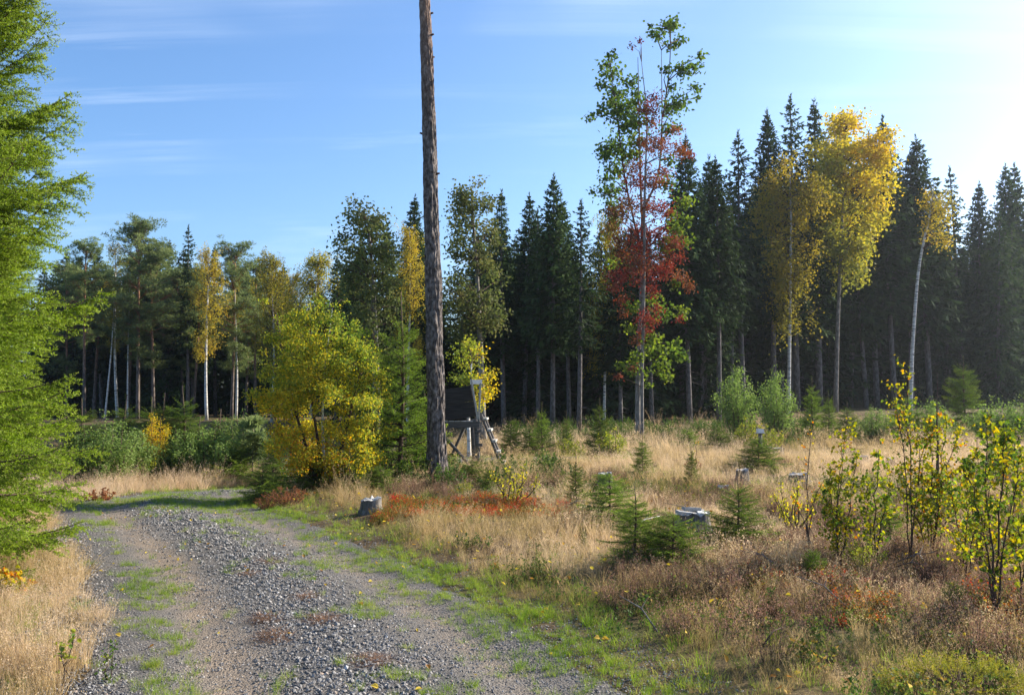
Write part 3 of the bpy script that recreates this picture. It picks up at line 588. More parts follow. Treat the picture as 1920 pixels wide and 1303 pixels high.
def fill_prof(prof, n, r0, r1, tfun, asym=0.0):
    ys = [p[0] for p in prof]; out = []
    wts = np.array([np.interp(y, ys, [p[2] for p in prof]) for y in np.linspace(ys[0], ys[-1], 200)]); wts /= wts.sum()
    for _ in range(n):
        y = rng.choice(np.linspace(ys[0], ys[-1], 200), p=wts) + rnd(1)[0] * 3; cx = np.interp(y, ys, [p[1] for p in prof]); hw = np.interp(y, ys, [p[2] for p in prof])
        r = rng.uniform(r0, r1); f = np.sign(rnd(1)[0]) * rng.random() ** .95
        x = cx + f * max(0, hw - r * .7); out.append((x, y, r, tfun((y - ys[0]) / (ys[-1] - ys[0]), f)))
    return out

# maple with green leaves, and the red-leaved tree in front of it
GC = [(1253, 50, 15), (1225, 57, 8), (1218, 50, 6), (1228, 85, 12), (1265, 75, 12), (1283, 64, 9), (1252, 72, 12), (1256, 35, 8), (1300, 123, 15), (1280, 140, 13), (1268, 138, 10), (1308, 118, 8), (1295, 182, 10), (1311, 178, 6), (1285, 190, 8),
 (1140, 105, 13), (1152, 135, 18), (1130, 158, 11), (1163, 160, 17), (1187, 144, 13), (1110, 210, 9), (1126, 207, 9), (1145, 115, 10), (1150, 190, 22), (1162, 217, 24), (1190, 195, 16), (1200, 158, 11), (1240, 152, 9), (1265, 185, 18), (1262, 210, 16), (1255, 175, 10), (1250, 240, 14), (1270, 238, 8),
 (1140, 272, 16), (1165, 260, 26), (1187, 240, 20), (1133, 300, 11), (1160, 310, 20), (1130, 345, 8), (1150, 345, 22), (1112, 352, 6), (1250, 310, 12), (1246, 350, 16), (1280, 385, 13), (1265, 400, 13), (1150, 385, 16), (1262, 440, 16), (1281, 460, 11), (1240, 470, 14), (1150, 490, 12), (1222, 562, 15), (1250, 580, 16), (1276, 586, 12), (1180, 580, 13),
 (1215, 640, 14), (1178, 690, 14), (1236, 660, 18), (1266, 666, 14), (1200, 700, 12), (1247, 690, 16), (1212, 722, 7), (1165, 685, 10), (1190, 670, 12), (1225, 600, 12), (1255, 540, 10), (1170, 620, 10), (1280, 420, 8), (1145, 420, 9), (1200, 260, 16), (1180, 290, 18), (1175, 235, 18), (1215, 660, 14), (1255, 705, 10), (1275, 640, 9)]
G4 = [(a, b, c, rng.uniform(-.12, .12) + (.22 if b > 380 else .05)) for a, b, c in GC]
clump_tree('maple_tree', 'tree', 'tall green maple with forked open top on its own before the dark forest', 32.6, 1196, 832,
 [([(1196, 832), (1195, 700), (1203, 520), (1203, 400)], .10, .06), ([(1203, 400), (1200, 300), (1198, 200), (1196, 108)], .05, .010), ([(1203, 400), (1237, 330), (1243, 220), (1242, 90)], .05, .010), ([(1243, 220), (1255, 130), (1256, 60)], .03, .01), ([(1203, 480), (1170, 330), (1155, 200), (1142, 110)], .04, .010)],
 .17, [(a, b, c * .98, e) for a, b, c, e in G4], 105, .12, (M['grey_bark'], M['dark_twig'], M['maple_leaf']), .5, ydepth=1.2, lw=.95, branch_r=.045, broad=True)
RC = [(1225, 185, 15), (1215, 215, 15), (1200, 215, 9), (1215, 240, 13), (1210, 262, 14), (1225, 285, 22), (1200, 300, 19), (1240, 260, 11), (1262, 252, 11), (1284, 275, 13), (1291, 298, 7), (1270, 282, 13), (1195, 330, 21), (1222, 340, 21), (1242, 330, 13), (1180, 372, 19), (1212, 385, 20), (1236, 400, 19), (1168, 402, 19), (1200, 430, 23), (1232, 440, 21), (1258, 462, 18), (1250, 500, 19), (1275, 522, 16), (1291, 538, 10), (1160, 520, 22), (1146, 546, 11), (1190, 500, 21), (1215, 510, 19), (1226, 540, 15), (1174, 560, 13), (1210, 600, 18), (1215, 622, 13), (1165, 588, 9), (1236, 575, 11), (1195, 640, 11), (1184, 690, 8), (1155, 706, 7), (1270, 600, 7), (1145, 405, 16), (1150, 425, 16), (1166, 444, 16), (1172, 470, 16), (1240, 480, 15), (1205, 465, 18), (1265, 490, 12), (1180, 100, 5), (1195, 90, 5)]
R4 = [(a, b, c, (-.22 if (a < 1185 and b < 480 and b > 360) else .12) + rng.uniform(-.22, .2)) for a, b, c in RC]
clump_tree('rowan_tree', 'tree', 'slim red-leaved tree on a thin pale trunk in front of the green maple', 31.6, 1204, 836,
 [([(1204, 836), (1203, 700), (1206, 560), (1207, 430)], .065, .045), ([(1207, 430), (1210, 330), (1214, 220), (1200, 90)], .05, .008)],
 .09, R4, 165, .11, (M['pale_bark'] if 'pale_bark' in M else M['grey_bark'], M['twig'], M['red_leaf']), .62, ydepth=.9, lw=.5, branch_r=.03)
# golden aspen, weeping birch, small birch with the leaning trunk
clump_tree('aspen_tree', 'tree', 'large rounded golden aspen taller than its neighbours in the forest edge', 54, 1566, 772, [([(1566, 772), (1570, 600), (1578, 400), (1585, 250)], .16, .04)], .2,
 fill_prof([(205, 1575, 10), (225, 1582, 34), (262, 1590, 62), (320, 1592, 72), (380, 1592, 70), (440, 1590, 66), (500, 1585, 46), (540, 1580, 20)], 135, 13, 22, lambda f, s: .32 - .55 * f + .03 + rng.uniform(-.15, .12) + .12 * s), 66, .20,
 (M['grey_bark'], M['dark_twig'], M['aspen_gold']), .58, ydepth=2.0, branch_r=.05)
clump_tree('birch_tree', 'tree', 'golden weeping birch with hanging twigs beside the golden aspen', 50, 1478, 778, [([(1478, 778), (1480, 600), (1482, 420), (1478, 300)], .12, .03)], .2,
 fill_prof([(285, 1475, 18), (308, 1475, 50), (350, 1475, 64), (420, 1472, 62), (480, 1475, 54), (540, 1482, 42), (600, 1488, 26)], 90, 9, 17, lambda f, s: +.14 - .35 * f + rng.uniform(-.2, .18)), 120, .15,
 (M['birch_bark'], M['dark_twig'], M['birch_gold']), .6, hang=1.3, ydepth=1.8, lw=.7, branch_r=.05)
clump_tree('birch_tree', 'tree', 'small golden birch with leaning white trunk among the tall spruces', 52, 1706, 772, [([(1706, 772), (1709, 660), (1720, 500), (1742, 400), (1748, 350)], .14, .03)], .2,
 fill_prof([(340, 1748, 12), (365, 1748, 28), (400, 1745, 34), (440, 1748, 26), (465, 1752, 12)], 34, 8, 14, lambda f, s: rng.uniform(-.15, .2)), 70, .14,
 (M['birch_bark'], M['dark_twig'], M['birch_gold']), .62, hang=.7, ydepth=1.0, lw=.7, branch_r=.05)
# olive alder and aspen near the middle, ochre tree behind the stand
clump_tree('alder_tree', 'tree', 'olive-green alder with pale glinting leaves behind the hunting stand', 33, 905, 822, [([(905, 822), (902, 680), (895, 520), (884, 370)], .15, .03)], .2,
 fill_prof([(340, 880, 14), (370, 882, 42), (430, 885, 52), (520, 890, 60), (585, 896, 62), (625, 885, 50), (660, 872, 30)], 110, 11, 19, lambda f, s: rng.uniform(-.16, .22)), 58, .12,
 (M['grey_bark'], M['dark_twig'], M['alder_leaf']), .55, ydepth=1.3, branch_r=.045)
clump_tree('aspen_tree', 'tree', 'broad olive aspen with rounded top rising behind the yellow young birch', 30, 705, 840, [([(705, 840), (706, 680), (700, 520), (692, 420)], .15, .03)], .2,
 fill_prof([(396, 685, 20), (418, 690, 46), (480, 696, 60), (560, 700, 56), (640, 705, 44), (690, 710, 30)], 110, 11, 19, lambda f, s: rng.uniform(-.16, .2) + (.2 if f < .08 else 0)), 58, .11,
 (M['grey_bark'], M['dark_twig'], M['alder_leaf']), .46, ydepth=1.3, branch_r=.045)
clump_tree('birch_tree', 'tree', 'small ochre and green birch right behind the hunting stand', 25, 880, 855, [([(880, 855), (878, 760), (885, 680)], .06, .02)], .1,
 fill_prof([(645, 880, 22), (670, 888, 50), (710, 890, 48), (742, 896, 30), (775, 880, 20)], 42, 9, 16, lambda f, s: .25 * s + rng.uniform(-.15, .15)), 60, .075,
 (M['birch_bark'], M['dark_twig'], M['young_birch']), .42, ydepth=.7, branch_r=.03)

# ------------------------------------------------------------------ tall bare pine by the stand
px0, py0 = 820, 908
bx, by, bz = on_ground(px0, py0); DP = by; O = np.array([bx, by, bz])
q = np.linspace(0, 1, 340); zz_ = -.15 + 16.5 * q ** 1.0
ypx = np.array([908, 800, 500, 200, 0, -140]); xpx = np.array([820.5, 818, 811.5, 803, 796, 790]); wpx = np.array([40, 33.5, 29, 25, 21.5, 19])
zc = np.array([at(a, b, DP)[2] for a, b in zip(xpx, ypx)]) - bz; xc = np.array([at(a, b, DP)[0] for a, b in zip(xpx, ypx)]) - bx
zc = np.append(zc, 16.5); xc = np.append(xc, xc[-1] - .25); rr = np.append(wpx * DP / F_PX / 2, .05)
zc[0] = -.15
k_ = 44; an = np.arange(k_) * 2 * math.pi / k_
X_ = np.interp(zz_, zc, xc); R_ = np.interp(zz_, zc, rr) + .075 * np.exp(-np.maximum(zz_, 0) / .25)
AA, ZZ = np.meshgrid(an, zz_); AR = R_[:, None]
fl = 1 - .8 * sm(6, 11, ZZ)
ridge = 1 - np.abs(2 * fbm(np.cos(AA) * 3.2 + 9 + ZZ * .25, np.sin(AA) * 3.2 + ZZ * 2.1, 4, 3) - 1) * 2.2
pl = np.floor(fbm(np.cos(AA) * 4 + 20, np.sin(AA) * 4 + ZZ * 4.5, 8, 2) * 5) / 5
rad_ = AR + fl * (.020 * (ridge - .5) + .045 * (pl - .5))
rad_ *= 1 + .10 * np.exp(-np.maximum(ZZ, 0) / .3) * np.cos(AA * 5 + 1)
V = np.stack([X_[:, None] + rad_ * np.cos(AA), .35 * np.sin(ZZ * .3) * .1 + rad_ * np.sin(AA), ZZ], -1)
i = np.arange(339)[:, None] * k_; j = np.arange(k_)[None]; j2 = (j + 1) % k_
mb = MB(); mb.add(V.reshape(-1, 3), np.stack([i + j, i + j2, i + k_ + j2, i + k_ + j], -1).reshape(-1, 4), smooth=False)
root = thing('pine_tree', 'tall bare pine trunk towering up out of the picture beside the stand', 'tree', O)
obj('trunk', mb.mesh('tall_pine_trunk', M['big_pine_bark']), root)
for yk, ak in [(28, .2), (70, -.3), (110, .5), (255, 3.3), (330, .1)]:
    z_ = np.interp(yk, ypx[::-1], zc[:6][::-1]); r_ = np.interp(z_, zc, rr); x_ = np.interp(z_, zc, xc)
    mb = MB(); dv = np.array([math.cos(ak), math.sin(ak) * .6, .25]); mb.tube([np.array([x_, 0, z_]) + dv * (r_ - .02), np.array([x_, 0, z_]) + dv * (r_ + .05)], [.025, .016], 6)
    obj('branch_stub', mb.mesh('stub', M['dark_twig']), root)
tp, cp = pine_far(6, .15, 1.9, 22, 5)
m2 = MB(); m2.merge(cp, np.array(Matrix.Translation((xc[-1], 0, 11.0)))); obj('crown', m2.mesh('tall_pine_crown', M['pine_needles']), root)
m2 = MB(); m2.merge(tp, np.array(Matrix.Translation((xc[-1], 0, 11.0)))); obj('limb', m2.mesh('tall_pine_limbs', M['pine_bark']), root)

# ------------------------------------------------------------------ big near spruces beside the road (branches are shared copies)
brs = []
for v in range(5):
    b = fir_branch(1.7, .075, .060, .024, .0085, 165, droop=.06 + .04 * v, upt=.25 + .06 * (v % 3), secf=.48, tmin=.085); brs.append(b.mesh('spruce_branch', [M['twig'], M['spruce_near']]))
    if v == 0: print('branch tris', b.tris())
def big_spruce(label, x, y, H, R, step, z0=.25, seed=0):
    g = ground_h(x, y); root = thing('spruce_tree', label, 'tree', (x, y, g)); mb = MB(); z = np.linspace(-.1, H, 12)
    mb.tube(np.stack([0 * z, 0 * z, z], 1), .013 * H * (1 - .95 * np.maximum(z, 0) / H) + .008, 9, 0); obj('trunk', mb.mesh('near_spruce_trunk', M['spruce_bark']), root)
    z_ = z0; n = 0
    while z_ < H - .25:
        t = z_ / H; Lb = R * (1 - t) ** .52 * (.8 + .2 * min(1, z_ / 1.2)) + .12
        for kk in range(8 if t < .8 else 5):
            az = kk * 6.283 / 8 + n * 1.1 + rnd(1)[0] * .3; zz = z_ + rnd(1)[0] * step * .55
            el = math.radians(-16 + 26 * min(1, zz / 2.4) + 50 * max(0, t - .2) + rnd(1)[0] * 9)
            s_ = Lb * rng.uniform(.76, 1.02) / 1.7
            o = obj('branch', brs[rng.integers(5)], root, (0, 0, zz)); o.rotation_euler = rotm(az, el, rnd(1)[0] * .25).to_euler(); o.scale = (s_, s_ * 1.08, s_)
        z_ += step * (1 - .25 * t); n += 1
    return root
big_spruce('huge bright green spruce leaning its branches over the near edge of the road', -5.55, 7.7, 9.6, 2.08, .255)
big_spruce('second green spruce close behind the huge bright one on the road bend', -7.75, 12.3, 6.4, 1.45, .30, seed=1)

# ------------------------------------------------------------------ young spruces
yb = [fir_branch(.6, .050, .050, .020, .0075, 75, droop=.05 + .08 * v, upt=.15) for v in range(3)]
def young_spruce(H, R, nw, low=.06, lead=.20, el0=10, bush=1.0):
    tr, cr = MB(), MB(); z = np.linspace(-.03, H, 8); tr.tube(np.stack([.01 * np.sin(z * 5), .01 * np.cos(z * 4), z], 1), np.linspace(.012 * H + .006, .004, 8), 6, 0)
    zs = low * H + (H * (1 - lead) - low * H) * (np.arange(nw) / max(1, nw - 1)) ** .9
    for n, zw in enumerate(zs):
        t = zw / H; Lb = R * (1 - t) ** .8 * (1 if t > .1 else .85) + .05
        for kk in range(6 if t < .75 else 4):
            az = kk * 6.283 / 6 + n * .7 + rnd(1)[0] * .3; s_ = Lb * rng.uniform(.7, 1.15) / .6
            el = math.radians(el0 - 12 + 38 * t + rnd(1)[0] * 8); zz = zw + rnd(1)[0] * .25 * H / nw
            Mx = Matrix.Translation((0, 0, zz)) @ rotm(az, el, rnd(1)[0] * .8) @ Matrix.Diagonal((s_, s_ * bush, s_, 1))
            cr.merge(yb[rng.integers(3)], np.array(Mx), rnd(1)[0] * .1)
    a = np.array([[0, 0, H * (1 - lead)], [0, 0, H * (1 - lead * .5)]]); b = np.array([[0, 0, H * (1 - lead * .5)], [0, 0, H]])
    needles_on(cr, a, b, np.array([.4, .6]), .016, .004, 160)
    for kk in range(4):
        az = kk * 1.57 + .4; Mx = Matrix.Translation((0, 0, H * (1 - lead * 1.02))) @ rotm(az, math.radians(52), 0) @ Matrix.Scale(lead * H * .75 / .6, 4)
        p0 = np.array([[0, 0, H * (1 - lead)]]); dd = np.array([[math.cos(az) * .6, math.sin(az) * .6, .8]]) * lead * H * .6
        cr.sticks(p0, p0 + dd, .003, 0); needles_on(cr, p0, p0 + dd, np.array([.6]), .016, .004, 150)
    return tr, cr
for k_, a_ in enumerate([(1.4, .52, 13, .04, .22, 8), (1.3, .62, 12, .04, .18, 6), (1.5, .42, 14, .04, .24, 14), (1.0, .62, 11, .03, .16, 10, 1.2)]):
    tc_ = young_spruce(*a_); proto('young%d' % k_, tc_, M['twig'], [M['dark_twig'], M['spruce_young']])
    if k_ == 0: print('young tris', tc_[1].tris())
def put(key, name, cat, label, px, py, ytop, wide=1.0, group=None, d=None):
    if d is None: x, y, g = on_ground(px, py)
    else: x, y = xat(px, d), d; g = ground_h(x, y)
    h = at(px, ytop, y)[2] - g; t, c, H = PROTO[key]; s_ = h / H
    o = thing(name, label, cat, (x, y, g - .02), rng.uniform(0, 6.28), (s_ * wide, s_ * wide, s_), group); obj('trunk', t, o); obj('crown', c, o); return o
GY = 'young spruces growing in the clearing'
for a_ in [
 ('young0', 'young spruce with tall dark leader standing in front of the split stump', 1192, 1066, 905, 1.35),
 ('young1', 'dark spreading young spruce just behind the one with the tall leader', 1143, 988, 872, 1.5),
 ('young3', 'low bright young spruce between the tall-leader spruce and the split stump', 1262, 1070, 948, 1.4),
 ('young1', 'bright green bushy young spruce touching the silvery end of the split stump', 1385, 1040, 893, 1.35),
 ('young0', 'small neat cone-shaped spruce in the tan grass before the maple trunk', 1205, 896, 812, 1.05),
 ('young2', 'thin yellowish young spruce in the grass near the red bilberry strip', 1080, 952, 850, 1.0),
 ('young3', 'low blue-green spruce at the foot of the white-topped post', 1423, 886, 815, 1.5),
 ('young2', 'sparse thin spruce seedling in tan grass left of the flat stump', 1297, 915, 828, .9),
 ('young3', 'low green spruce under the ladder of the hunting stand', 885, 912, 858, 1.3),
 ('young1', 'yellowish little spruce beside the ladder foot', 915, 925, 872, 1.1),
 ('young0', 'bright spruce with twin tips at the shaded forest edge before the pale trunks', 1125, 856, 745, .9),
 ('young1', 'lit young spruce at the forest edge nearest the ladder', 958, 856, 778, 1.0),
 ('young2', 'slim young spruce with long leader at the dark forest edge', 1016, 858, 752, 1.0),
 ('young2', 'pale thin-tipped spruce in the gap between two edge spruces', 1062, 856, 768, 1.0),
 ('young0', 'broad low spruce at the edge behind the ladder', 992, 860, 790, 1.2),
 ('young3', 'green spruce clump at the dark edge behind the maple foot', 1290, 846, 800, 1.5),
 ('young3', 'bright low spruce clump beside the willow bushes', 1345, 848, 798, 1.4),
 ('young2', 'tall-tipped young spruce behind the pair of willow bushes', 1524, 822, 705, 1.0),
 ('young2', 'dark slim young spruce next to the tall-tipped one behind the willows', 1555, 826, 730, 1.0),
 ('young0', 'dull green low spruce beyond the flat grey stumps', 1590, 832, 752, 1.3),
 ('young0', 'glowing yellow-green young spruce against the dark forest on the far side', 1810, 812, 665, 1.0),
 ('young1', 'half-shaded spruce before the glowing young spruce', 1700, 830, 735, 1.1),
 ('young1', 'little green spruce hidden in the grass behind the birch saplings', 1668, 1030, 925, 1.0),
 ('young3', 'small grey-green spruce by the foot of the first birch sapling', 1525, 1100, 1020, .9),
 ('young0', 'young spruce glimpsed through the birch sapling leaves', 1760, 990, 860, 1.0),
 ('young3', 'yellow-green spruce seedling below the leaning sapling', 1790, 1150, 1080, 1.0),
 ('young1', 'pale green spruce in the meadow behind the birch saplings', 1880, 905, 790, 1.2),
 ('young2', 'tiny spruce sprout in brown grass before the bright bushy spruce', 1095, 1030, 985, .9)]:
    put(a_[0], 'young_spruce', 'young spruce', a_[1], a_[2], a_[3], a_[4], a_[5], GY)
GB = 'young spruces around the big yellow birch'
for a_ in [
 ('young2', 'tall dark green spruce between the yellow birch and the bare pine trunk', 752, 905, 545, 1.0),
 ('young0', 'bright green spruce filling the gap behind the stand braces', 795, 893, 735, 1.3),
 ('young1', 'dark low spruce spreading over the road edge', 492, 945, 862, 1.5),
 ('young3', 'dark spruce skirt beneath the yellow birch', 585, 925, 842, 1.6),
 ('young1', 'shaded spruce under the right half of the yellow birch', 655, 920, 836, 1.3),
 ('young3', 'bright fresh spruce low in front of the bare pine trunk', 712, 922, 868, 1.5),
 ('young0', 'leafy green spruce at the skirt of the birch facing the road bend', 512, 915, 800, 1.1),
 ('young1', 'green spruce standing close behind the yellow birch', 690, 900, 760, 1.2)]:
    put(a_[0], 'young_spruce', 'young spruce', a_[1], a_[2], a_[3], a_[4], a_[5], GB)
GS = 'young spruces in the thicket across the road'
for a_ in [
 ('young2', 'tallest slim spruce tip of the thicket across the road', 341, 895, 722, 1.7), ('young2', 'slim spruce tip next to the tallest one in the thicket', 304, 895, 735, 1.7),
 ('young2', 'pointed spruce behind the little golden birch', 281, 893, 742, 1.7), ('young2', 'spruce tip beside the grey-green willow of the thicket', 232, 893, 738, 1.7),
 ('young0', 'broad dark spruce in the middle of the thicket across the road', 372, 900, 778, 1.7), ('young2', 'spruce tip below the golden birch trunk across the road', 410, 896, 765, 1.7),
 ('young3', 'low dark-green spruce at the road bend before the willows', 432, 905, 832, 1.4), ('young1', 'low fresh-green spruce in the roadside grass beyond the bend', 318, 907, 848, 1.2),
 ('young0', 'small spruce at the very edge of the thicket by the birch', 462, 900, 795, 1.0), ('young0', 'green spruce squeezed beside the second big spruce', 150, 915, 745, 1.2)]:
    put(a_[0], 'young_spruce', 'young spruce', a_[1], a_[2], a_[3], a_[4], a_[5], GS)

# ------------------------------------------------------------------ bushes
def bush(H, R, nst, nl, leaf, cone=.5, tm=.5, lw=.6, broad=False, low=.12):
    tr, cr = MB(), MB(); P, T = [], []
    for k in range(nst):
        az = k * 2.4 + rnd(1)[0] * .4; rr_ = R * math.sqrt((k + .5) / nst); top = H * (1 - cone * (rr_ / R) ** 1.3) * rng.uniform(.85, 1.05); q = np.linspace(0, 1, 7)
        p = np.stack([math.cos(az) * rr_ * q ** .8 + .03 * np.sin(q * 6 + k), math.sin(az) * rr_ * q ** .8 + .03 * np.cos(q * 5 + k), top * q - .02], 1)
        tr.tube(p, np.linspace(.008 + .006 * H, .003, 7), 5, 0); P.append(p)
        nb_ = 13; f = rng.uniform(low, .97, nb_); o = np.stack([np.interp(f, q, p[:, c]) for c in range(3)], 1)
        a2 = rng.uniform(0, 6.28, nb_); l = .26 * H * (1 - .6 * f) * rng.uniform(.5, 1.1, nb_); e = o + np.stack([np.cos(a2) * l * .8, np.sin(a2) * l * .8, l * .55], 1)
        tr.sticks(o, e, .004, 0)
        m = nl // nst; ix = rng.integers(0, nb_, m); u = rng.random(m); c = o[ix] + (e - o)[ix] * u[:, None] + rng.normal(size=(m, 3)) * .028 * H
        g = rng.random(m) < .22; u2 = rng.uniform(.35, 1, g.sum()); c[g] = np.stack([np.interp(u2, q, p[:, z]) for z in range(3)], 1) + rng.normal(size=(g.sum(), 3)) * .03 * H
        v = rvec(m); v[:, 2] += .1; nn = rvec(m); nn[:, 2] += .5
        cr.leaves(c, v, nn, leaf * rng.uniform(.6, 1.25, m), leaf * lw, 0, np.clip(tm + rnd(m, -.2, .2) + rng.uniform(-.08, .08), 0, 1), .1, broad)
    return tr, cr
proto('willow0', bush(2.0, .75, 16, 5200, .06, .55, .5), M['twig'], M['willow_leaf'])
proto('willow1', bush(2.1, .95, 18, 6000, .065, .45, .55), M['twig'], M['willow_leaf'])
proto('goldbush', bush(2.2, .5, 9, 2400, .05, .4, .72, .75, low=.4), M['twig'], M['young_birch'])
proto('mixbush', bush(1.2, .55, 10, 1500, .05, .4, .3, .75), M['twig'], M['young_birch'])
proto('brownbush', bush(.55, .45, 10, 700, .055, .4, .5, .6, True), M['dark_twig'], M['brown_leaf'])
proto('drybush', bush(.6, .55, 22, 2600, .03, .4, .4, .35), M['dark_twig'], M['brown_leaf'])
proto('scrub', bush(.7, .4, 8, 420, .035, .4, .55, .7), M['dark_twig'], M['young_birch'])
WG = 'willow bushes of the thicket across the road'
for a_ in [
 ('willow1', 'willow_bush', 'large grey-green willow bush in the thicket beside the second big spruce', 205, 915, 765, 1.25, WG), ('willow0', 'willow_bush', 'pale-leaved willow nearest the little golden birch', 248, 910, 800, 1.1, WG),
 ('willow1', 'willow_bush', 'rounded willow of the thicket before the golden birch trunk', 395, 905, 783, 1.2, WG), ('willow0', 'willow_bush', 'willow with glinting leaves closest to the yellow birch', 440, 900, 770, 1.2, WG),
 ('willow0', 'willow_bush', 'dark willow in the middle of the thicket, behind the low spruces', 345, 905, 800, 1.3, WG), ('willow0', 'willow_bush', 'low willow hugging the shadow of the second big spruce', 172, 918, 800, 1.2, WG),
 ('goldbush', 'young_birch', 'little golden birch in the middle of the green thicket', 290, 905, 772, .8, None), ('mixbush', 'birch_bush', 'low yellow and green birch scrub beyond the road bend', 345, 908, 850, 1.2, None),
 ('mixbush', 'birch_bush', 'low scrub with yellow tips beside the roadside willow', 262, 910, 845, 1.2, None), ('mixbush', 'birch_bush', 'low leafy scrub at the foot of the road-bend spruce', 398, 908, 860, 1.4, None),
 ('brownbush', 'oak_sprout', 'rust-brown leafy sprout by the road bend under the big spruce', 188, 945, 912, 1.2, None), ('drybush', 'dry_bush', 'rust-brown dry bush at the road edge beneath the yellow birch', 538, 948, 908, 1.2, None),
 ('drybush', 'dry_bush', 'brown dry undergrowth beside the dark roadside spruce', 500, 955, 925, 1.0, None),
 ('willow0', 'willow_bush', 'upright willow bush nearer the maple, first of the pair', 1384, 822, 680, .82, None), ('willow0', 'willow_bush', 'second willow bush of the pair, with sunlit edge', 1457, 825, 688, .82, None),
 ('mixbush', 'birch_bush', 'brownish birch scrub between the post and the first willow', 1402, 846, 780, 1.1, None), ('mixbush', 'birch_bush', 'small scrub with yellow leaves around the white-topped post', 1440, 852, 795, 1.2, None),
 ('mixbush', 'birch_bush', 'yellow-brown scrub before the twin-tipped edge spruce', 1150, 858, 800, 1.3, None), ('mixbush', 'birch_bush', 'mixed scrub behind the ladder foot', 1070, 862, 815, 1.4, None),
 ('willow1', 'willow_bush', 'leafy green bush at the far side behind the birch saplings', 1862, 840, 738, 1.2, None), ('willow1', 'willow_bush', 'leafy green bush at the picture edge before the dark forest', 1915, 842, 735, 1.2, None),
 ('willow0', 'willow_bush', 'shaded bush between glowing young spruce and birch saplings', 1750, 830, 745, 1.3, None), ('willow0', 'willow_bush', 'dark bush at the forest edge beyond the stumps', 1645, 828, 760, 1.4, None),
 ('mixbush', 'birch_bush', 'small yellow scrub in front of the bare pine trunk', 870, 930, 898, 1.2, None), ('scrub', 'dark_sapling', 'dark twiggy sapling with few leaves at the end of the red bilberry strip', 960, 952, 868, .9, None),
 ('scrub', 'dark_sapling', 'bare-stemmed scrub with orange leaves before the bright bushy spruce', 1490, 1000, 900, .8, None), ('mixbush', 'birch_bush', 'low scrub in front of the first birch sapling', 1620, 1090, 1000, 1.0, None),
 ('mixbush', 'birch_bush', 'small leafy scrub in the meadow behind the thin dark stem', 1560, 960, 890, 1.0, None), ('brownbush', 'heather_sprout', 'reddish sprout in tan grass behind the split stump', 1300, 885, 855, .7, None)]:
    put(a_[0], a_[1], 'bush' if 'bush' in a_[1] else 'sapling', a_[2], a_[3], a_[4], a_[5], a_[6], a_[7])

# pine sapling with blue-green tufts across the road
x, y, g = on_ground(474, 905); h = at(474, 800, y)[2] - g; tp, cp = pine_far(2.0, .35, .55, 12, 3)
m2 = MB(); m2.merge(cp, np.array(Matrix.Diagonal((.6, .6, .6, 1)))); root = thing('pine_sapling', 'small blue-green pine sapling with tufted top beside the yellow birch', 'sapling', (x, y, g), 0, h / 2.0)
obj('trunk', tp.mesh('pine_sapling_trunk', M['pine_bark']), root); obj('crown', cp.mesh('pine_sapling_crown', M['pine_needles']), root)

# big yellow young birch by the road
bx2, by2, bz2 = on_ground(610, 922)
BP = [(575, 612, 16), (600, 602, 52), (640, 602, 92), (690, 602, 114), (740, 606, 126), (790, 608, 128), (840, 612, 112), (885, 618, 84)]
bc = fill_prof(BP, 300, 9, 16, lambda f, s: -.30 + .42 * f - .16 * max(0, s) + rng.uniform(-.08, .08))
bc += [(590, 600, 6, -.3), (625, 585, 7, -.3), (640, 578, 7, -.3), (655, 600, 8, -.3), (500, 590, 6, -.25), (515, 570, 7, -.25), (520, 605, 9, -.2), (505, 640, 10, -.1), (485, 660, 8, 0), (640, 560, 5, -.3), (690, 625, 9, -.3), (700, 660, 10, -.3)]
clump_tree('young_birch', 'tree', 'big bushy young birch covered in yellow leaves at the road bend', by2, 610, 922,
 [([(610, 922), (606, 800), (610, 700), (628, 580)], .032, .006), ([(618, 918), (650, 800), (675, 700), (690, 620)], .035, .006), ([(600, 918), (560, 800), (530, 700), (512, 585)], .035, .006), ([(612, 918), (590, 780), (580, 680), (590, 600)], .03, .006), ([(615, 918), (690, 830), (715, 760)], .025, .006), ([(604, 918), (530, 830), (500, 760)], .025, .006)],
 .022, bc, 170, .040, (M['birch_bark'], M['dark_twig'], M['young_birch']), .56, ydepth=.9, lw=.74, branch_r=.012, broad=True, vary=.36)

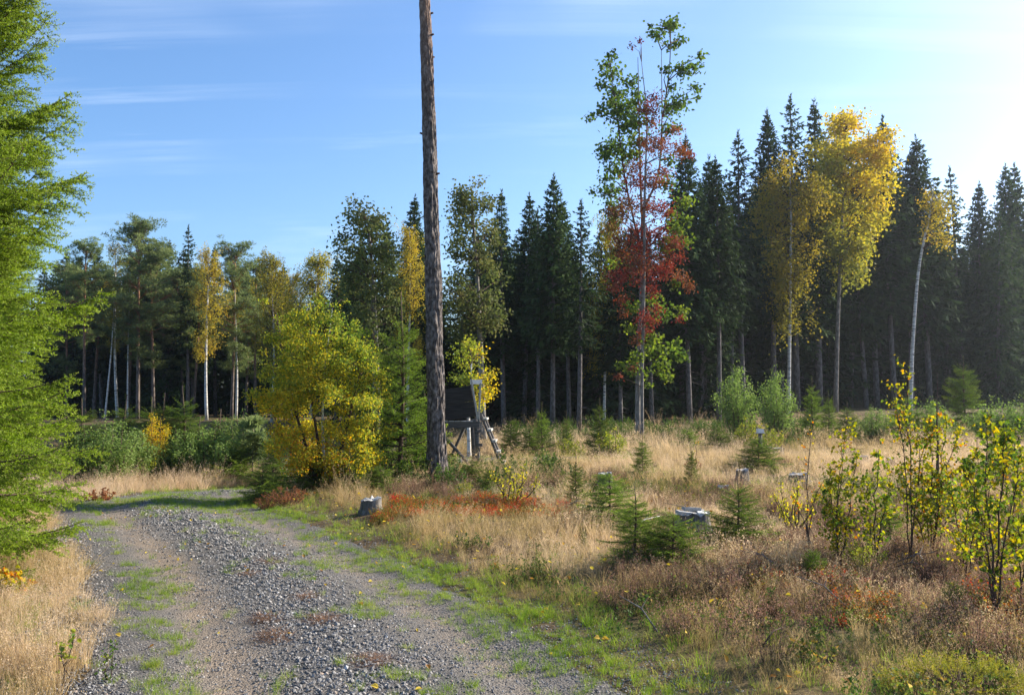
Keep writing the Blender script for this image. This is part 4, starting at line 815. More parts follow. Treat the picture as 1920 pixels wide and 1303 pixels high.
# ------------------------------------------------------------------ birch saplings in the near meadow
def sapling(name, label, bpx, bpy, stems, ntw, leaf, tm, seed=0, lfs=9, r=.0075, low=.2, tl=.46, spread=.10, cat='sapling'):
    x, y, g = on_ground(bpx, bpy); O = np.array([x, y, g]); root = thing(name, label, cat, O); tr, cr = MB(), MB()
    for n, pl in enumerate(stems):
        p = np.array([[0, 0, -.03]] + [list(at(a, b, y + rnd(1)[0] * spread * (j + 1)) - O) for j, (a, b) in enumerate(pl)]); q0 = np.linspace(0, 1, len(p)); q = np.linspace(0, 1, 12)
        p = np.stack([np.interp(q, q0, p[:, c]) for c in range(3)], 1)
        for _ in range(2): p[1:-1] = .5 * p[1:-1] + .25 * (p[:-2] + p[2:])
        p[1:] += rng.normal(size=(11, 3)) * .008
        tr.tube(p, np.linspace(r, .0025, 12), 6, 0, rough=.2); hh = np.linalg.norm(p[-1] - p[0])
        f = rng.uniform(low, .99, ntw); o = np.stack([np.interp(f, q, p[:, c]) for c in range(3)], 1); az = rng.uniform(0, 6.28, ntw); l = tl * hh * .6 * (1.1 - .8 * f) * rng.uniform(.5, 1.2, ntw)
        e = o + np.stack([np.cos(az) * l * .75, np.sin(az) * l * .75, l * rng.uniform(.2, .8, ntw)], 1); tr.sticks(o, e, .0028, 0)
        m = ntw * lfs; ix = np.repeat(np.arange(ntw), lfs); u = rng.uniform(.15, 1.05, m); c = o[ix] + (e - o)[ix] * u[:, None] + rng.normal(size=(m, 3)) * .016
        v = rvec(m) * .8; v[:, 2] -= .55; nn = rvec(m)
        cr.leaves(c, v, nn, leaf * rng.uniform(.55, 1.2, m), leaf * .86, 0, np.clip(tm + np.repeat(rnd(ntw, -.22, .22), lfs) + rnd(m, -.2, .2), 0, 1), .12, True)
        if lfs:
            k = 8; u = rng.uniform(.88, 1.0, k); c = np.stack([np.interp(u, q, p[:, z]) for z in range(3)], 1) + rng.normal(size=(k, 3)) * .015; v = rvec(k); v[:, 2] -= .2
            cr.leaves(c, v, rvec(k), leaf * .8, leaf * .66, 0, np.clip(tm + rnd(k, -.2, .2), 0, 1), .12, True)
    obj('stem', tr.mesh(name + '_stem', M['dark_twig']), root)
    if lfs: obj('foliage', cr.mesh(name + '_foliage', M['sapling_leaf']), root)
    return root
sapling('birch_sapling', 'upright birch sapling with sparse yellow-green leaves nearest the bright bushy spruce', 1573, 1085, [[(1570, 950), (1590, 783)], [(1560, 960), (1556, 870)], [(1592, 960), (1608, 850)], [(1568, 970), (1580, 840)]], 40, .034, .62, lfs=6)
sapling('birch_sapling', 'tallest birch sapling, its leafy tip standing against the dark forest', 1706, 1060, [[(1708, 900), (1702, 800), (1702, 685)], [(1700, 880), (1672, 722)], [(1720, 900), (1745, 780)]], 40, .034, .62, lfs=6)
sapling('birch_sapling', 'dense bushy birch sapling with many yellow leaves behind the tallest one', 1745, 1050, [[(1745, 900), (1752, 800)], [(1770, 900), (1800, 800)], [(1730, 920), (1722, 830)], [(1790, 940), (1830, 850)], [(1715, 960), (1685, 870)], [(1760, 920), (1775, 770)]], 44, .034, .68, lfs=7)
sapling('birch_sapling', 'forked dark-stemmed birch sapling nearest the picture edge in the foreground', 1866, 1178, [[(1872, 1080), (1895, 960), (1912, 850)], [(1862, 1050), (1846, 900), (1850, 770)], [(1858, 1080), (1840, 960), (1800, 860)], [(1870, 1060), (1880, 900), (1884, 795)]], 36, .037, .54, lfs=6, r=.010, low=.25)
sapling('birch_sapling', 'small yellow-leaved sapling at the picture edge beside the forked one', 1908, 1150, [[(1915, 1060), (1905, 980)], [(1922, 1050), (1930, 960)]], 11, .06, .62, lfs=5)
sapling('birch_sapling', 'green-leaved sapling filling the gap left of the forked one', 1812, 1090, [[(1812, 1000), (1815, 880)], [(1800, 1010), (1780, 900)], [(1825, 1000), (1845, 890)]], 32, .034, .58, lfs=6)
sapling('birch_sapling', 'slender yellow-green sapling between the first upright one and the tallest one', 1640, 1075, [[(1640, 960), (1648, 850)], [(1630, 970), (1622, 880)], [(1655, 970), (1668, 900)]], 26, .036, .55, lfs=8)
sapling('birch_sapling', 'yellow-speckled low sapling directly behind the forked dark-stemmed one', 1840, 1070, [[(1838, 960), (1832, 820)], [(1850, 960), (1868, 840)], [(1825, 970), (1810, 880)]], 36, .034, .62, lfs=6)
sapling('birch_sapling', 'tall leafy sapling leaning out at the very picture edge behind the forked one', 1900, 1060, [[(1900, 930), (1905, 780)], [(1890, 950), (1880, 830)], [(1910, 950), (1925, 850)]], 36, .034, .58, lfs=6)
sapling('bare_sapling', 'thin dark almost leafless stem standing alone in the meadow', 1516, 1045, [[(1514, 930), (1521, 780)], [(1512, 990), (1490, 930)], [(1518, 960), (1545, 900)]], 8, .03, .95, lfs=3, low=.4, tl=.3)
sapling('bare_sapling', 'pale leafless twig rising from the dry grass beside the road', 122, 1290, [[(118, 1240), (112, 1200)], [(124, 1240), (142, 1190)]], 5, .04, .55, lfs=1, r=.005)
sapling('bare_sapling', 'reddish twig with a few leaves on the gravel edge', 205, 1303, [[(208, 1250), (214, 1200)], [(200, 1260), (196, 1225)]], 6, .02, .3, lfs=5, r=.004)
sapling('dead_stem', 'thick brown broken stem upright behind the dense birch sapling', 1757, 960, [[(1757, 850), (1757, 698)]], 3, .03, .9, lfs=0, r=.035, cat='dead stem')
sapling('dead_stem', 'short pale broken stick at the edge before the first willow', 1391, 838, [[(1389, 820), (1386, 796)]], 2, .03, .9, lfs=0, r=.05, cat='dead stem')
sapling('bare_sapling', 'leafless twiggy stem in the tan grass behind the split stump', 1308, 905, [[(1305, 860), (1306, 826)]], 5, .03, .9, lfs=1)
sapling('yellow_sapling', 'yellow-leaved low plant under the huge bright spruce by the road', 15, 1120, [[(10, 1090), (5, 1070)], [(25, 1095), (35, 1075)], [(40, 1105), (55, 1090)]], 12, .05, .85, lfs=5, r=.005, tl=.8)

# low yellow-green juniper mound in the corner
x, y, g = on_ground(1800, 1300); cr = MB(); tr = MB(); n = 420; v = rvec(n); v[:, 2] = np.abs(v[:, 2]); rr_ = np.array([.46, .30, .17])
o = v * rr_ * .35; e = v * rr_ * rng.uniform(.7, 1.05, n)[:, None] + np.stack([rnd(n) * .04, rnd(n) * .04, np.zeros(n)], 1)
tr.sticks(o, e, .003, 0); e2 = e + unit(v + np.array([0, 0, .6]) + rng.normal(size=(n, 3)) * .4) * .05
A = np.concatenate([e, o + (e - o) * .55]); B = np.concatenate([e2, e]); needles_on(cr, A, B, np.clip(.45 + rnd(2 * n) * .35, 0, 1), .012, .0035, 420, 0)
root = thing('juniper_bush', 'low yellow-green juniper mound in the near corner of the meadow', 'bush', (x, y, g)); obj('trunk', tr.mesh('juniper_trunk', M['twig']), root); obj('foliage', cr.mesh('juniper_foliage', M['juniper_leaf']), root)

# ------------------------------------------------------------------ hunting stand
DS = DP + 1.9
def sp(px, py, dd=0.0): return at(px, py, DS + dd)
ox, oy = xat(880, DS), DS + .4; og = ground_h(ox, oy); O = np.array([ox, oy, og])
st = thing('hunting_stand', 'weathered wooden hunting stand with plank wall and ladder behind the bare pine', 'hunting stand', O)
def part(name, fn, mat, parent=st, bev=0):
    m_ = MB(); fn(m_); return obj(name, m_.mesh(name, mat), parent)
wl = np.array([[812, 735], [882, 722], [894, 781], [812, 790]])
for k in range(6):                                                     # plank wall, one board after another
    f0, f1 = k / 6 + .001, (k + 1) / 6 + .004
    def lerp(f): return sp(*(wl[0] + (wl[3] - wl[0]) * f)) - O, sp(*(wl[1] + (wl[2] - wl[1]) * f)) - O
    a0, a1 = lerp(f0); b0, b1 = lerp(f1); mid0, mid1 = (a0 + b0) / 2, (a1 + b1) / 2; hgt = np.linalg.norm(b0 - a0)
    part('wall_board', lambda m_: m_.beam(mid0 + np.array([0, rnd(1)[0] * .008, 0]), mid1 + np.array([0, rnd(1)[0] * .008, 0]), .028, hgt, (0, 0, 1), 0, .5, .008), M['dark_wood'])
    part('back_board', lambda m_: m_.beam(mid0 + np.array([0, 1.0, 0]), mid1 + np.array([0, 1.0, 0]), .028, hgt, (0, 0, 1), 0, .5, .008), M['dark_wood'])
    part('end_board', lambda m_: m_.beam(mid0 + np.array([.02, .03, 0]), mid0 + np.array([.02, .97, 0]), .028, hgt, (0, 0, 1), 0, .5, .008), M['dark_wood'])
part('floor_beam', lambda m_: m_.beam(sp(805, 797, -.04) - O, sp(899, 795, -.04) - O, .06, .13), M['old_wood'])
part('floor_beam', lambda m_: m_.beam(sp(805, 797, 1.06) - O, sp(899, 795, 1.06) - O, .06, .13), M['old_wood'])
for k in range(7):
    part('floor_board', lambda m_: m_.beam(sp(812 + k * 11.5, 789.5, -.08) - O, sp(812 + k * 11.5, 789.5, 1.1) - O, .115, .022, jit=.006), M['pale_wood'])
for (a, b, dd) in [((892, 786), (897, 893), 0), ((812, 790), (806, 897), 0), ((886, 786), (889, 888), 1.0), ((815, 790), (812, 890), 1.0)]:
    p0, p1 = sp(*a, dd) - O, sp(*b, dd) - O; p1[2] = ground_h(*(p1 + O)[:2]) - og - .1
    part('post', lambda m_: m_.tube([p1, (p0 + p1) / 2 + .01, p0], [.052, .05, .047], 9, rough=.12), M['old_wood'])
for (a, b, dd, r_) in [((833, 818), (893, 886), -.12, .035), ((803, 846), (768, 898), -.12, .035), ((803, 818), (772, 866), .9, .045), ((878, 786), (840, 868), 1.06, .035)]:
    p0, p1 = sp(*a, dd) - O, sp(*b, dd) - O; part('brace', lambda m_: m_.tube([p0, p1], [r_, r_ * .85], 8, rough=.15), M['old_wood'])
part('backrest_board', lambda m_: m_.beam(sp(882, 716, .05) - O, sp(904, 716, .05) - O, .03, .095, jit=.006), M['white_paint'])
part('upright', lambda m_: m_.beam(sp(884, 712, -.06) - O, sp(896, 788, -.06) - O, .028, .035), M['pale_wood'])
part('upright', lambda m_: m_.beam(sp(901, 718, -.06) - O, sp(897.5, 788, -.06) - O, .028, .035), M['pale_wood'])
part('upright', lambda m_: m_.beam(sp(883, 710, 1.0) - O, sp(893, 788, 1.0) - O, .03, .04), M['old_wood'])
ld = part('ladder', lambda m_: m_.tube([sp(902, 777, .06) - O, sp(953, 903, .06) - O], [.03, .034], 8, rough=.1), M['old_wood'])
rl = MB(); rl.tube([sp(906, 776, .55) - O, sp(956, 898, .55) - O], [.03, .034], 8, rough=.1); obj('ladder_rail', rl.mesh('ladder_rail', M['old_wood']), ld)
for k in range(6):
    f = .08 + k * .165; a = sp(902 + 51 * f, 777 + 126 * f, -.03) - O; b = sp(906 + 50 * f, 776 + 122 * f, .62) - O
    m_ = MB(); m_.beam(a + np.array([.03, 0, .02]), b + np.array([.03, 0, .02]), .085, .045, jit=.006); obj('rung', m_.mesh('rung', M['pale_wood']), ld)
for k, (a, b) in enumerate([(899, 808), (900, 834), (901, 862)]):
    p = sp(a, b, -.07) - O; part('step_block', lambda m_: m_.box(p, (.11, .09, .06), jit=.01), M['old_wood'])

# ------------------------------------------------------------------ stumps
STUMPS = []
def stump(label, px, py, wpx, hpx, tilt=0.0, extra=0):
    x, y, g = on_ground(px, py); STUMPS.append((x, y)); hpx = hpx * (1.25 if px > 800 else .9); pm = y / F_PX; R_ = wpx * pm / 2; H = hpx * pm; k = 26; nz = 9; an = np.arange(k) * 6.283 / k; root = thing('tree_stump', label, 'stump', (x, y, g), rng.uniform(0, .3))
    z = np.linspace(-.06, H, nz); fl = 1 + .42 * np.exp(-np.maximum(z, 0) / (.3 * H + .02)); lob = 1 + .10 * np.cos(an * 5 + px) + .05 * np.cos(an * 9 + 2)
    r = R_ * .92 * fl[:, None] * (1 + (lob - 1)[None] * (fl[:, None] - .6)) * (1 + .04 * rng.normal(size=(nz, k)))
    zt = z[:, None] + (z[:, None] / H).clip(0, 1) * (tilt * R_ * np.cos(an)[None] + .012 * rng.normal(size=(1, k)))
    V = np.stack([r * np.cos(an), r * np.sin(an), zt], -1); i = np.arange(nz - 1)[:, None] * k; j = np.arange(k)[None]; j2 = (j + 1) % k
    m_ = MB(); m_.add(V.reshape(-1, 3), np.stack([i + j, i + j2, i + k + j2, i + k + j], -1).reshape(-1, 4), smooth=True); obj('bark', m_.mesh('stump_bark', M['stump_side']), root)
    top = V[-1]; c = top.mean(0); m_ = MB(); rings = [top + np.array([0, 0, .004])]
    for f in (.7, .4, .15): rr2 = c + (top - c) * f; rr2[:, 2] += .005 * rng.normal(size=k) + .006; rings.append(rr2)
    W_ = np.concatenate(rings + [c[None] + np.array([[0, 0, .01]])]); i = np.arange(3)[:, None] * k
    m_.add(W_, np.stack([i + j, i + j2, i + k + j2, i + k + j], -1).reshape(-1, 4), np.stack([3 * k + np.arange(k), 3 * k + (np.arange(k) + 1) % k, np.full(k, 4 * k)], 1)); obj('cut_face', m_.mesh('stump_top', M['cut_wood']), root)
    return root, H, R_
stump('dark grey stump in the road bank at the start of the red bilberry strip', 696, 962, 38, 28, .12)
stump('pale upright stump in tan grass left of the tall-leader spruces', 1135, 918, 27, 24, .05)
stump('squared grey stump below the white-topped post', 1392, 907, 24, 20, 0)
stump('low half-buried stump beside the bright bushy spruce', 1357, 926, 22, 11, .1)
stump('broad weathered stump with silver top by the thin dark stem', 1497, 908, 38, 15, .1)
stump('flat silver stump beside the white-topped post', 1450, 853, 36, 11, -.1)
stump('small grey stump in the meadow far behind the birch saplings', 1618, 868, 20, 10, .1)
stump('low brown stump at the meadow edge behind the dense birch sapling', 1672, 872, 18, 10, 0)
rt, H_, R_ = stump('big split stump with silvery slabs next to the bright bushy spruce', 1298, 1005, 66, 32, .05)
for nm, a, b, wd, th in [('slab', (-.95, -.25, -.005), (.45, -.3, -.045), .15, .03), ('slab', (-.42, .22, .03), (.55, .16, .012), .12, .035), ('slab', (.2, .45, -.02), (1.0, .4, -.025), .10, .025)]:
    m_ = MB(); A = np.array(a) * np.array([R_, R_, 1]) + np.array([0, 0, H_ + .03]); B = np.array(b) * np.array([R_, R_, 1]) + np.array([0, 0, H_ + .03]); m_.beam(A, B, wd, th, jit=.02)
    o = obj(nm, m_.mesh('slab', M['cut_wood']), rt)
m_ = MB(); m_.box((.42 * R_, -.5 * R_, H_ - .02), (.10, .09, .09), jit=.03); obj('splinter', m_.mesh('splinter', M['white_paint']), rt)

# salt-lick post with white top
x, y, g = on_ground(1426, 858); pm = y / F_PX
root = thing('salt_lick_post', 'slim wooden post with a small white block on top in the clearing', 'post', (x, y, g))
h = 50 * pm; m_ = MB(); m_.tube([(0, 0, -.1), (0, 0, h * .5), (0, 0, h - .06)], [.052, .05, .05], 9, rough=.08); obj('post', m_.mesh('post', M['old_wood']), root)
m_ = MB(); m_.box((0, 0, h + .0), (.16, .16, .10), jit=.02); obj('salt_block', m_.mesh('salt_block', M['white_paint']), root)
m_ = MB(); m_.box((0, 0, h - .058), (.20, .20, .02), jit=.006); obj('tray', m_.mesh('tray', M['pale_wood']), root)

# loose sticks in the grass
for _ in range(14):
    px = rng.uniform(1000, 1880); py = rng.uniform(960, 1220); x, y, g = on_ground(px, py); a = rng.uniform(0, 6.28); l = rng.uniform(.25, .6)
    m_ = MB(); e = np.array([math.cos(a) * l, math.sin(a) * l, rng.uniform(.06, .2)]); mid = e * .5 + np.array([.02, -.03, .04]); m_.tube([np.zeros(3), mid, e], [.006, .005, .002], 5, rough=.2); m_.sticks([mid, mid * .6], [mid + np.array([.07, .06, .09]), mid + np.array([-.06, .08, .07])], .004)
    o = thing('fallen_branch', 'grey dead twig lying loose among the meadow grass and heather', 'branch', (x, y, g + .08), 0, 1, 'dead twigs scattered in the meadow'); obj('wood', m_.mesh('dead_twig', M['old_wood']), o)
for lab, (a, b), (c_, d_), r_ in [('dead grey branch lying in heather before the split stump', (1360, 1060), (1410, 1000), .012), ('thin pale stick lying beneath the dense birch sapling', (1712, 1045), (1738, 1085), .010), ('dark twig lying in the near meadow grass', (1432, 1228), (1470, 1213), .006), ('pale dry branch in heather near the yellowish spruce', (1180, 1000), (1240, 985), .008), ('dead twig in grass beside the tiny spruce sprout', (1040, 1020), (1052, 990), .008)]:
    p = np.array(on_ground(a, b)); e = np.array(on_ground(c_, d_)); e[2] += .12; p[2] += .06
    if abs(e[1] - p[1]) > 1.2: e[1] = p[1] + .6 * np.sign(e[1] - p[1]); e[0] = xat(c_, e[1])
    m_ = MB(); mid = (e - p) * .5 + np.array([0, 0, .03]); m_.tube([np.zeros(3), mid, e - p], [r_, r_ * .8, r_ * .4], 6, rough=.2); m_.sticks([mid], [mid + np.array([.08, .05, .1])], r_ * .4)
    o = thing('fallen_branch', lab, 'branch', p); obj('wood', m_.mesh('fallen_branch', M['pale_wood'] if 'pale' in lab or 'grey' in lab else M['dark_twig']), o)

# ------------------------------------------------------------------ ground cover (nobody could count it): instanced tufts
def tuft(nb, h, spread, lean, wd, tint=(.3, .8), seg=3, head=0, broadhead=.012, hvar=.4):
    m_ = MB(); az = rng.uniform(0, 6.28, nb); r = np.abs(rng.normal(size=nb)) * spread; b = np.stack([np.cos(az) * r, np.sin(az) * r, np.full(nb, -.02)], 1)
    a2 = az + rnd(nb) * 1.2; l = h * rng.uniform(1 - hvar, 1 + hvar * .5, nb); ln = lean * rng.uniform(.2, 1.3, nb); od = np.stack([np.cos(a2), np.sin(a2), np.zeros(nb)], 1)
    sd = np.stack([-np.sin(a2 + .6), np.cos(a2 + .6), np.zeros(nb)], 1); T = rng.uniform(*tint, nb); V = []
    for s in range(seg):
        f = s / seg; c = b + od * (ln * l * f ** 1.8)[:, None]; c[:, 2] += l * f * (1 - .35 * np.minimum(ln, 1.2) * f); w_ = wd * (1 - .75 * f)
        V += [c - sd * w_ / 2, c + sd * w_ / 2]
    c = b + od * (ln * l)[:, None]; c[:, 2] += l * (1 - .35 * np.minimum(ln, 1.2)); V.append(c); V = np.stack(V, 1); K = V.shape[1]; o = np.arange(nb)[:, None] * K
    q = np.concatenate([o + np.array([[2 * s, 2 * s + 1, 2 * s + 3, 2 * s + 2]]) for s in range(seg - 1)]); tr = o + np.array([[K - 3, K - 2, K - 1]])
    m_.add(V.reshape(-1, 3), q, tr, 0, np.repeat(T, K))
    if head:
        hb = rng.random(nb) < .55; k = hb.sum(); idx = np.repeat(np.where(hb)[0], head); mm = len(idx); u = rng.uniform(0, .28, mm)
        tip = V[idx, -1]; bs = V[idx, -3]; p = tip + (bs - tip) * (u * 2.2)[:, None] + rng.normal(size=(mm, 3)) * .012; d = rvec(mm); d[:, 2] += .8
        m_.leaves(p, d, rvec(mm), broadhead * 1.6, broadhead * .6, 0, np.clip(.85 + rnd(mm) * .12, 0, 1))
    return m_
def shrublet(nst, h, spread, nl, ll, lw, tint, wood=True, up=.6):
    m_ = MB(); az = rng.uniform(0, 6.28, nst); r = spread * np.sqrt(rng.random(nst)); b = np.stack([np.cos(az) * r * .6, np.sin(az) * r * .6, np.full(nst, -.02)], 1)
    e = np.stack([np.cos(az) * r * 1.25 + rnd(nst) * .03, np.sin(az) * r * 1.25 + rnd(nst) * .03, h * rng.uniform(.6, 1.1, nst) * (1 - .35 * (r / spread) ** 2)], 1)
    m_.sticks(b, e, .0025, 1 if wood else 0, .2); ix = np.repeat(np.arange(nst), nl); m = len(ix); u = rng.uniform(.3, 1.02, m); c = b[ix] + (e - b)[ix] * u[:, None] + rng.normal(size=(m, 3)) * .010
    d = rvec(m); d[:, 2] += up; m_.leaves(c, d, rvec(m) + np.array([0, 0, .5]), ll * rng.uniform(.6, 1.2, m), lw, 0, np.clip(rng.uniform(*tint, m) + .12 * u, 0, 1)); return m_
def stone(seed):
    m_ = MB(); t = (1 + 5 ** .5) / 2; v = unit(np.array([(-1, t, 0), (1, t, 0), (-1, -t, 0), (1, -t, 0), (0, -1, t), (0, 1, t), (0, -1, -t), (0, 1, -t), (t, 0, -1), (t, 0, 1), (-t, 0, -1), (-t, 0, 1)], float))
    f = [(0, 11, 5), (0, 5, 1), (0, 1, 7), (0, 7, 10), (0, 10, 11), (1, 5, 9), (5, 11, 4), (11, 10, 2), (10, 7, 6), (7, 1, 8), (3, 9, 4), (3, 4, 2), (3, 2, 6), (3, 6, 8), (3, 8, 9), (4, 9, 5), (2, 4, 11), (6, 2, 10), (8, 6, 7), (9, 8, 1)]
    v = v * rng.uniform(.65, 1.25, 12)[:, None] * np.array([1, rng.uniform(.65, 1), rng.uniform(.5, .8)]); return m_.add(v, None, f)

def scatter(name, label, cat, protos, P, yaw, scl, it, idx, mats, tilt=None):
    col = bpy.data.collections.new(name + '_shapes')                  # not linked to the scene: only a source of shapes
    for k, m_ in enumerate(protos):
        col.objects.link(bpy.data.objects.new('%s_shape_%02d' % (name, k), m_.mesh(name, mats)))
    me = bpy.data.meshes.new(name); me.vertices.add(len(P)); me.vertices.foreach_set('co', np.asarray(P, np.float32).ravel())
    rot = np.zeros((len(P), 3), np.float32); rot[:, 2] = yaw
    if tilt is not None: rot[:, :2] = tilt
    for nm, ty, arr in [('rot', 'FLOAT_VECTOR', rot), ('scl', 'FLOAT', scl), ('itint', 'FLOAT', it), ('pick', 'INT', idx)]:
        a = me.attributes.new(nm, ty, 'POINT'); a.data.foreach_set('vector' if ty == 'FLOAT_VECTOR' else 'value', np.asarray(arr, np.int32 if ty == 'INT' else np.float32).ravel())
    o = obj(name, me); ng = bpy.data.node_groups.new(name, 'GeometryNodeTree'); ng.interface.new_socket('Geometry', in_out='INPUT', socket_type='NodeSocketGeometry'); ng.interface.new_socket('Geometry', in_out='OUTPUT', socket_type='NodeSocketGeometry')
    gi = ng.nodes.new('NodeGroupInput'); go = ng.nodes.new('NodeGroupOutput'); ip = ng.nodes.new('GeometryNodeInstanceOnPoints'); ci = ng.nodes.new('GeometryNodeCollectionInfo')
    ci.inputs[0].default_value = col; ci.inputs['Separate Children'].default_value = True; ci.inputs['Reset Children'].default_value = True; ip.inputs['Pick Instance'].default_value = True
    def attr(nm, ty):
        n = ng.nodes.new('GeometryNodeInputNamedAttribute'); n.data_type = ty; n.inputs[0].default_value = nm; return n.outputs[0]
    ng.links.new(gi.outputs[0], ip.inputs['Points']); ng.links.new(ci.outputs[0], ip.inputs['Instance']); ng.links.new(attr('pick', 'INT'), ip.inputs['Instance Index'])
    e2r = ng.nodes.new('FunctionNodeEulerToRotation'); ng.links.new(attr('rot', 'FLOAT_VECTOR'), e2r.inputs[0]); ng.links.new(e2r.outputs[0], ip.inputs['Rotation'])
    ng.links.new(attr('scl', 'FLOAT'), ip.inputs['Scale']); ng.links.new(ip.outputs[0], go.inputs[0])
    md = o.modifiers.new('scatter', 'NODES'); md.node_group = ng
    return tag(o, label, cat, None, 'stuff')

def frustum(n, d0, d1, pw=1.0, marg=1.0, x0=None, x1=None):
    d = d0 + (d1 - d0) * rng.random(n) ** pw; f = rng.uniform(-1, 1, n); x = f * (d * .6 + marg)
    if x0 is not None: k = (x > x0) & (x < x1); x, d = x[k], d[k]
    return x, d
def pix(x, y, z):
    yy = y; t = yy / 1.0; X = x; Z = z - EYE; f = yy * ct + Z * st_; u = -yy * st_ + Z * ct
    return CX + F_PX * X / f, CY - F_PX * u / f
def n_for(dens, d0, d1): return int(dens * (.6 * (d1 ** 2 - d0 ** 2) + 2 * (d1 - d0)))

# dry grass
Pn, S_, T_, I_, Y_ = [], [], [], [], []
for d0, d1, dens, sc in [(3.4, 8, 170, .85), (8, 14, 95, 1.0), (14, 24, 34, 1.2), (24, 48, 10, 1.5)]:
    n = n_for(dens, d0, d1); d = np.sqrt(rng.uniform(d0 ** 2, d1 ** 2, n)); x = rng.uniform(-1, 1, n) * (.6 * d + 1.2)
    u, _ = lateral(x, d); off = np.abs(u) > HW - .12 + .5 * fbm(x * 1.7, d * 1.7, 21, 2) - np.where(u > 0, .02, .28)
    shade = (d > 31 + 6 * sm(2, 20, x)) | ((x < -6) & (d > 27))
    clump = fbm(x * 1.3, d * 1.3, 31, 3); z = ground_h(x, d); qx, qy = pix(x, d, z)
    bil = np.exp(-((qy - 958 - .02 * (qx - 850)) / 16) ** 2) * (qx > 730) * (qx < 1010); clr = np.zeros(len(x), bool)
    for sx_, sy_ in STUMPS:
        tq = sy_ / np.hypot(sx_, sy_); clr |= (np.abs((x - sx_) - (d - sy_) * sx_ / sy_) < .30) & (d > sy_ - .95) & (d < sy_ + .3)
    hea = (fbm(x * .55 + 5, d * .55, 51, 2) > .56) & (qx > 1080) & (d < 11)
    keep = off & (rng.random(n) < sm(.26, .50, clump) * .95 + .16) & ~(bil > .4) & ~(clr & (rng.random(n) < .85)) & ~(shade & (rng.random(n) < .9)) & ~(hea & (rng.random(n) < .45)); x, d, z, u, qx, qy = [a[keep] for a in (x, d, z, u, qx, qy)]
    n = len(x); tone = fbm(x * .35, d * .35, 61, 3); it = 1.35 * (tone - .5) + rnd(n) * .18 + .20 * sm(11, 17, d) - .15 * (u > 0) - .02
    it -= .35 * (np.abs(u) < HW + .55) * (u > 0) * rng.random(n)
    tall = (.22 + 1.0 * fbm(x * 1.1, d * 1.1, 71, 3) ** 1.3) * (1 + .35 * sm(13, 18, d) + .35 * (u < 0)); edge = sm(HW - .1, HW + .9, np.abs(u)); edge = np.where(u < 0, np.maximum(edge, .7), edge)
    I_.append(np.where(rng.random(n) < .42, rng.integers(5, 8, n), rng.integers(0, 5, n))); Pn.append(np.stack([x, d, z], 1)); S_.append(sc * tall * (.45 + .55 * edge) * rng.uniform(.75, 1.2, n)); T_.append(it); Y_.append(rng.uniform(0, 6.28, n))
prot = [tuft(30, .26, .05, .6, .0042), tuft(26, .34, .06, .8, .0045), tuft(34, .20, .06, .9, .004, (.15, .7)), tuft(24, .30, .05, 1.1, .0042), tuft(28, .24, .07, .5, .004, (.1, .6)),
        tuft(16, .44, .06, .35, .0030, (.5, .9), 3, 9, .008), tuft(14, .38, .07, .45, .0028, (.5, .95), 3, 12, .008), tuft(18, .34, .06, .5, .003, (.4, .9), 3, 8)]
P_ = np.concatenate(Pn); print('dry grass', len(P_))
scatter('dry_grass', 'tan dry grass with fine seed heads covering the clearing and road banks', 'grass', prot, P_, np.concatenate(Y_), np.concatenate(S_), np.concatenate(T_), np.concatenate(I_), M['dry_grass'], rng.normal(size=(len(P_), 2)) * .12)

# green grass: low sward along the verges, in the meadow and on the road
Pn, S_, T_, I_, Y_ = [], [], [], [], []
for d0, d1, dens, sc in [(3.4, 9, 420, .8), (9, 17, 170, 1.0), (17, 30, 40, 1.5)]:
    n = n_for(dens, d0, d1); d = np.sqrt(rng.uniform(d0 ** 2, d1 ** 2, n)); x = rng.uniform(-1, 1, n) * (.6 * d + 1.2); u, s = lateral(x, d); au = np.abs(u)
    cl = .5 * fbm(x * 1.6, d * 1.6, 83, 3) + .5 * fbm(x * 4.5, d * 4.5, 87, 2); road = au < HW + .1
    pr = 1.0 * np.exp(-((u + .95) / .20) ** 2) * sm(.44, .60, cl) + 1.0 * np.exp(-((u - 1.5) / .48) ** 2) * sm(.30, .55, cl) + .45 * np.exp(-((u - .55) / .22) ** 2) * sm(.5, .66, cl) + .22 * sm(.55, .68, cl) * (au < HW)
    pr = pr + .55 * sm(12, 15, d) * (au < HW + .3) * sm(.35, .6, cl)
    far = np.where(u > 0, .32 * np.exp(-((u - 1.75) / .35) ** 2) * sm(.40, .62, cl) + .06 * sm(.5, .62, fbm(x * .6, d * .6, 91, 2)), .35 * np.exp(-((u + 1.75) / .25) ** 2) * sm(.45, .6, cl) + .02)
    pr = np.where(road, 1.5 * pr, far); keep = (rng.random(n) < pr) & (au < 90) & ((d < 24) | (x > 0)); x, d, u, s, road = [a[keep] for a in (x, d, u, s, road)]; n = len(x)
    z = np.where(road, np.maximum(road_h(x, d), ground_h(x, d) + .01), ground_h(x, d)); Pn.append(np.stack([x, d, z], 1)); S_.append(sc * np.where(road, rng.uniform(.28, .62, n), rng.uniform(.6, 1.1, n))); T_.append(rnd(n) * .2 + .5 * (fbm(x * 1.1, d * 1.1, 97, 2) - .45)); I_.append(rng.integers(0, 4, n)); Y_.append(rng.uniform(0, 6.28, n))
prot = [tuft(26, .15, .05, .9, .0048, (.3, .8)), tuft(22, .12, .06, 1.1, .005, (.3, .9)), tuft(30, .18, .06, .7, .0045, (.2, .7)), tuft(20, .10, .05, 1.3, .006, (.4, .9))]
P_ = np.concatenate(Pn); print('green grass', len(P_))
scatter('green_grass', 'fresh green grass tufts on the verges and between the wheel tracks', 'grass', prot, P_, np.concatenate(Y_), np.concatenate(S_), np.concatenate(T_), np.concatenate(I_), M['green_grass'])

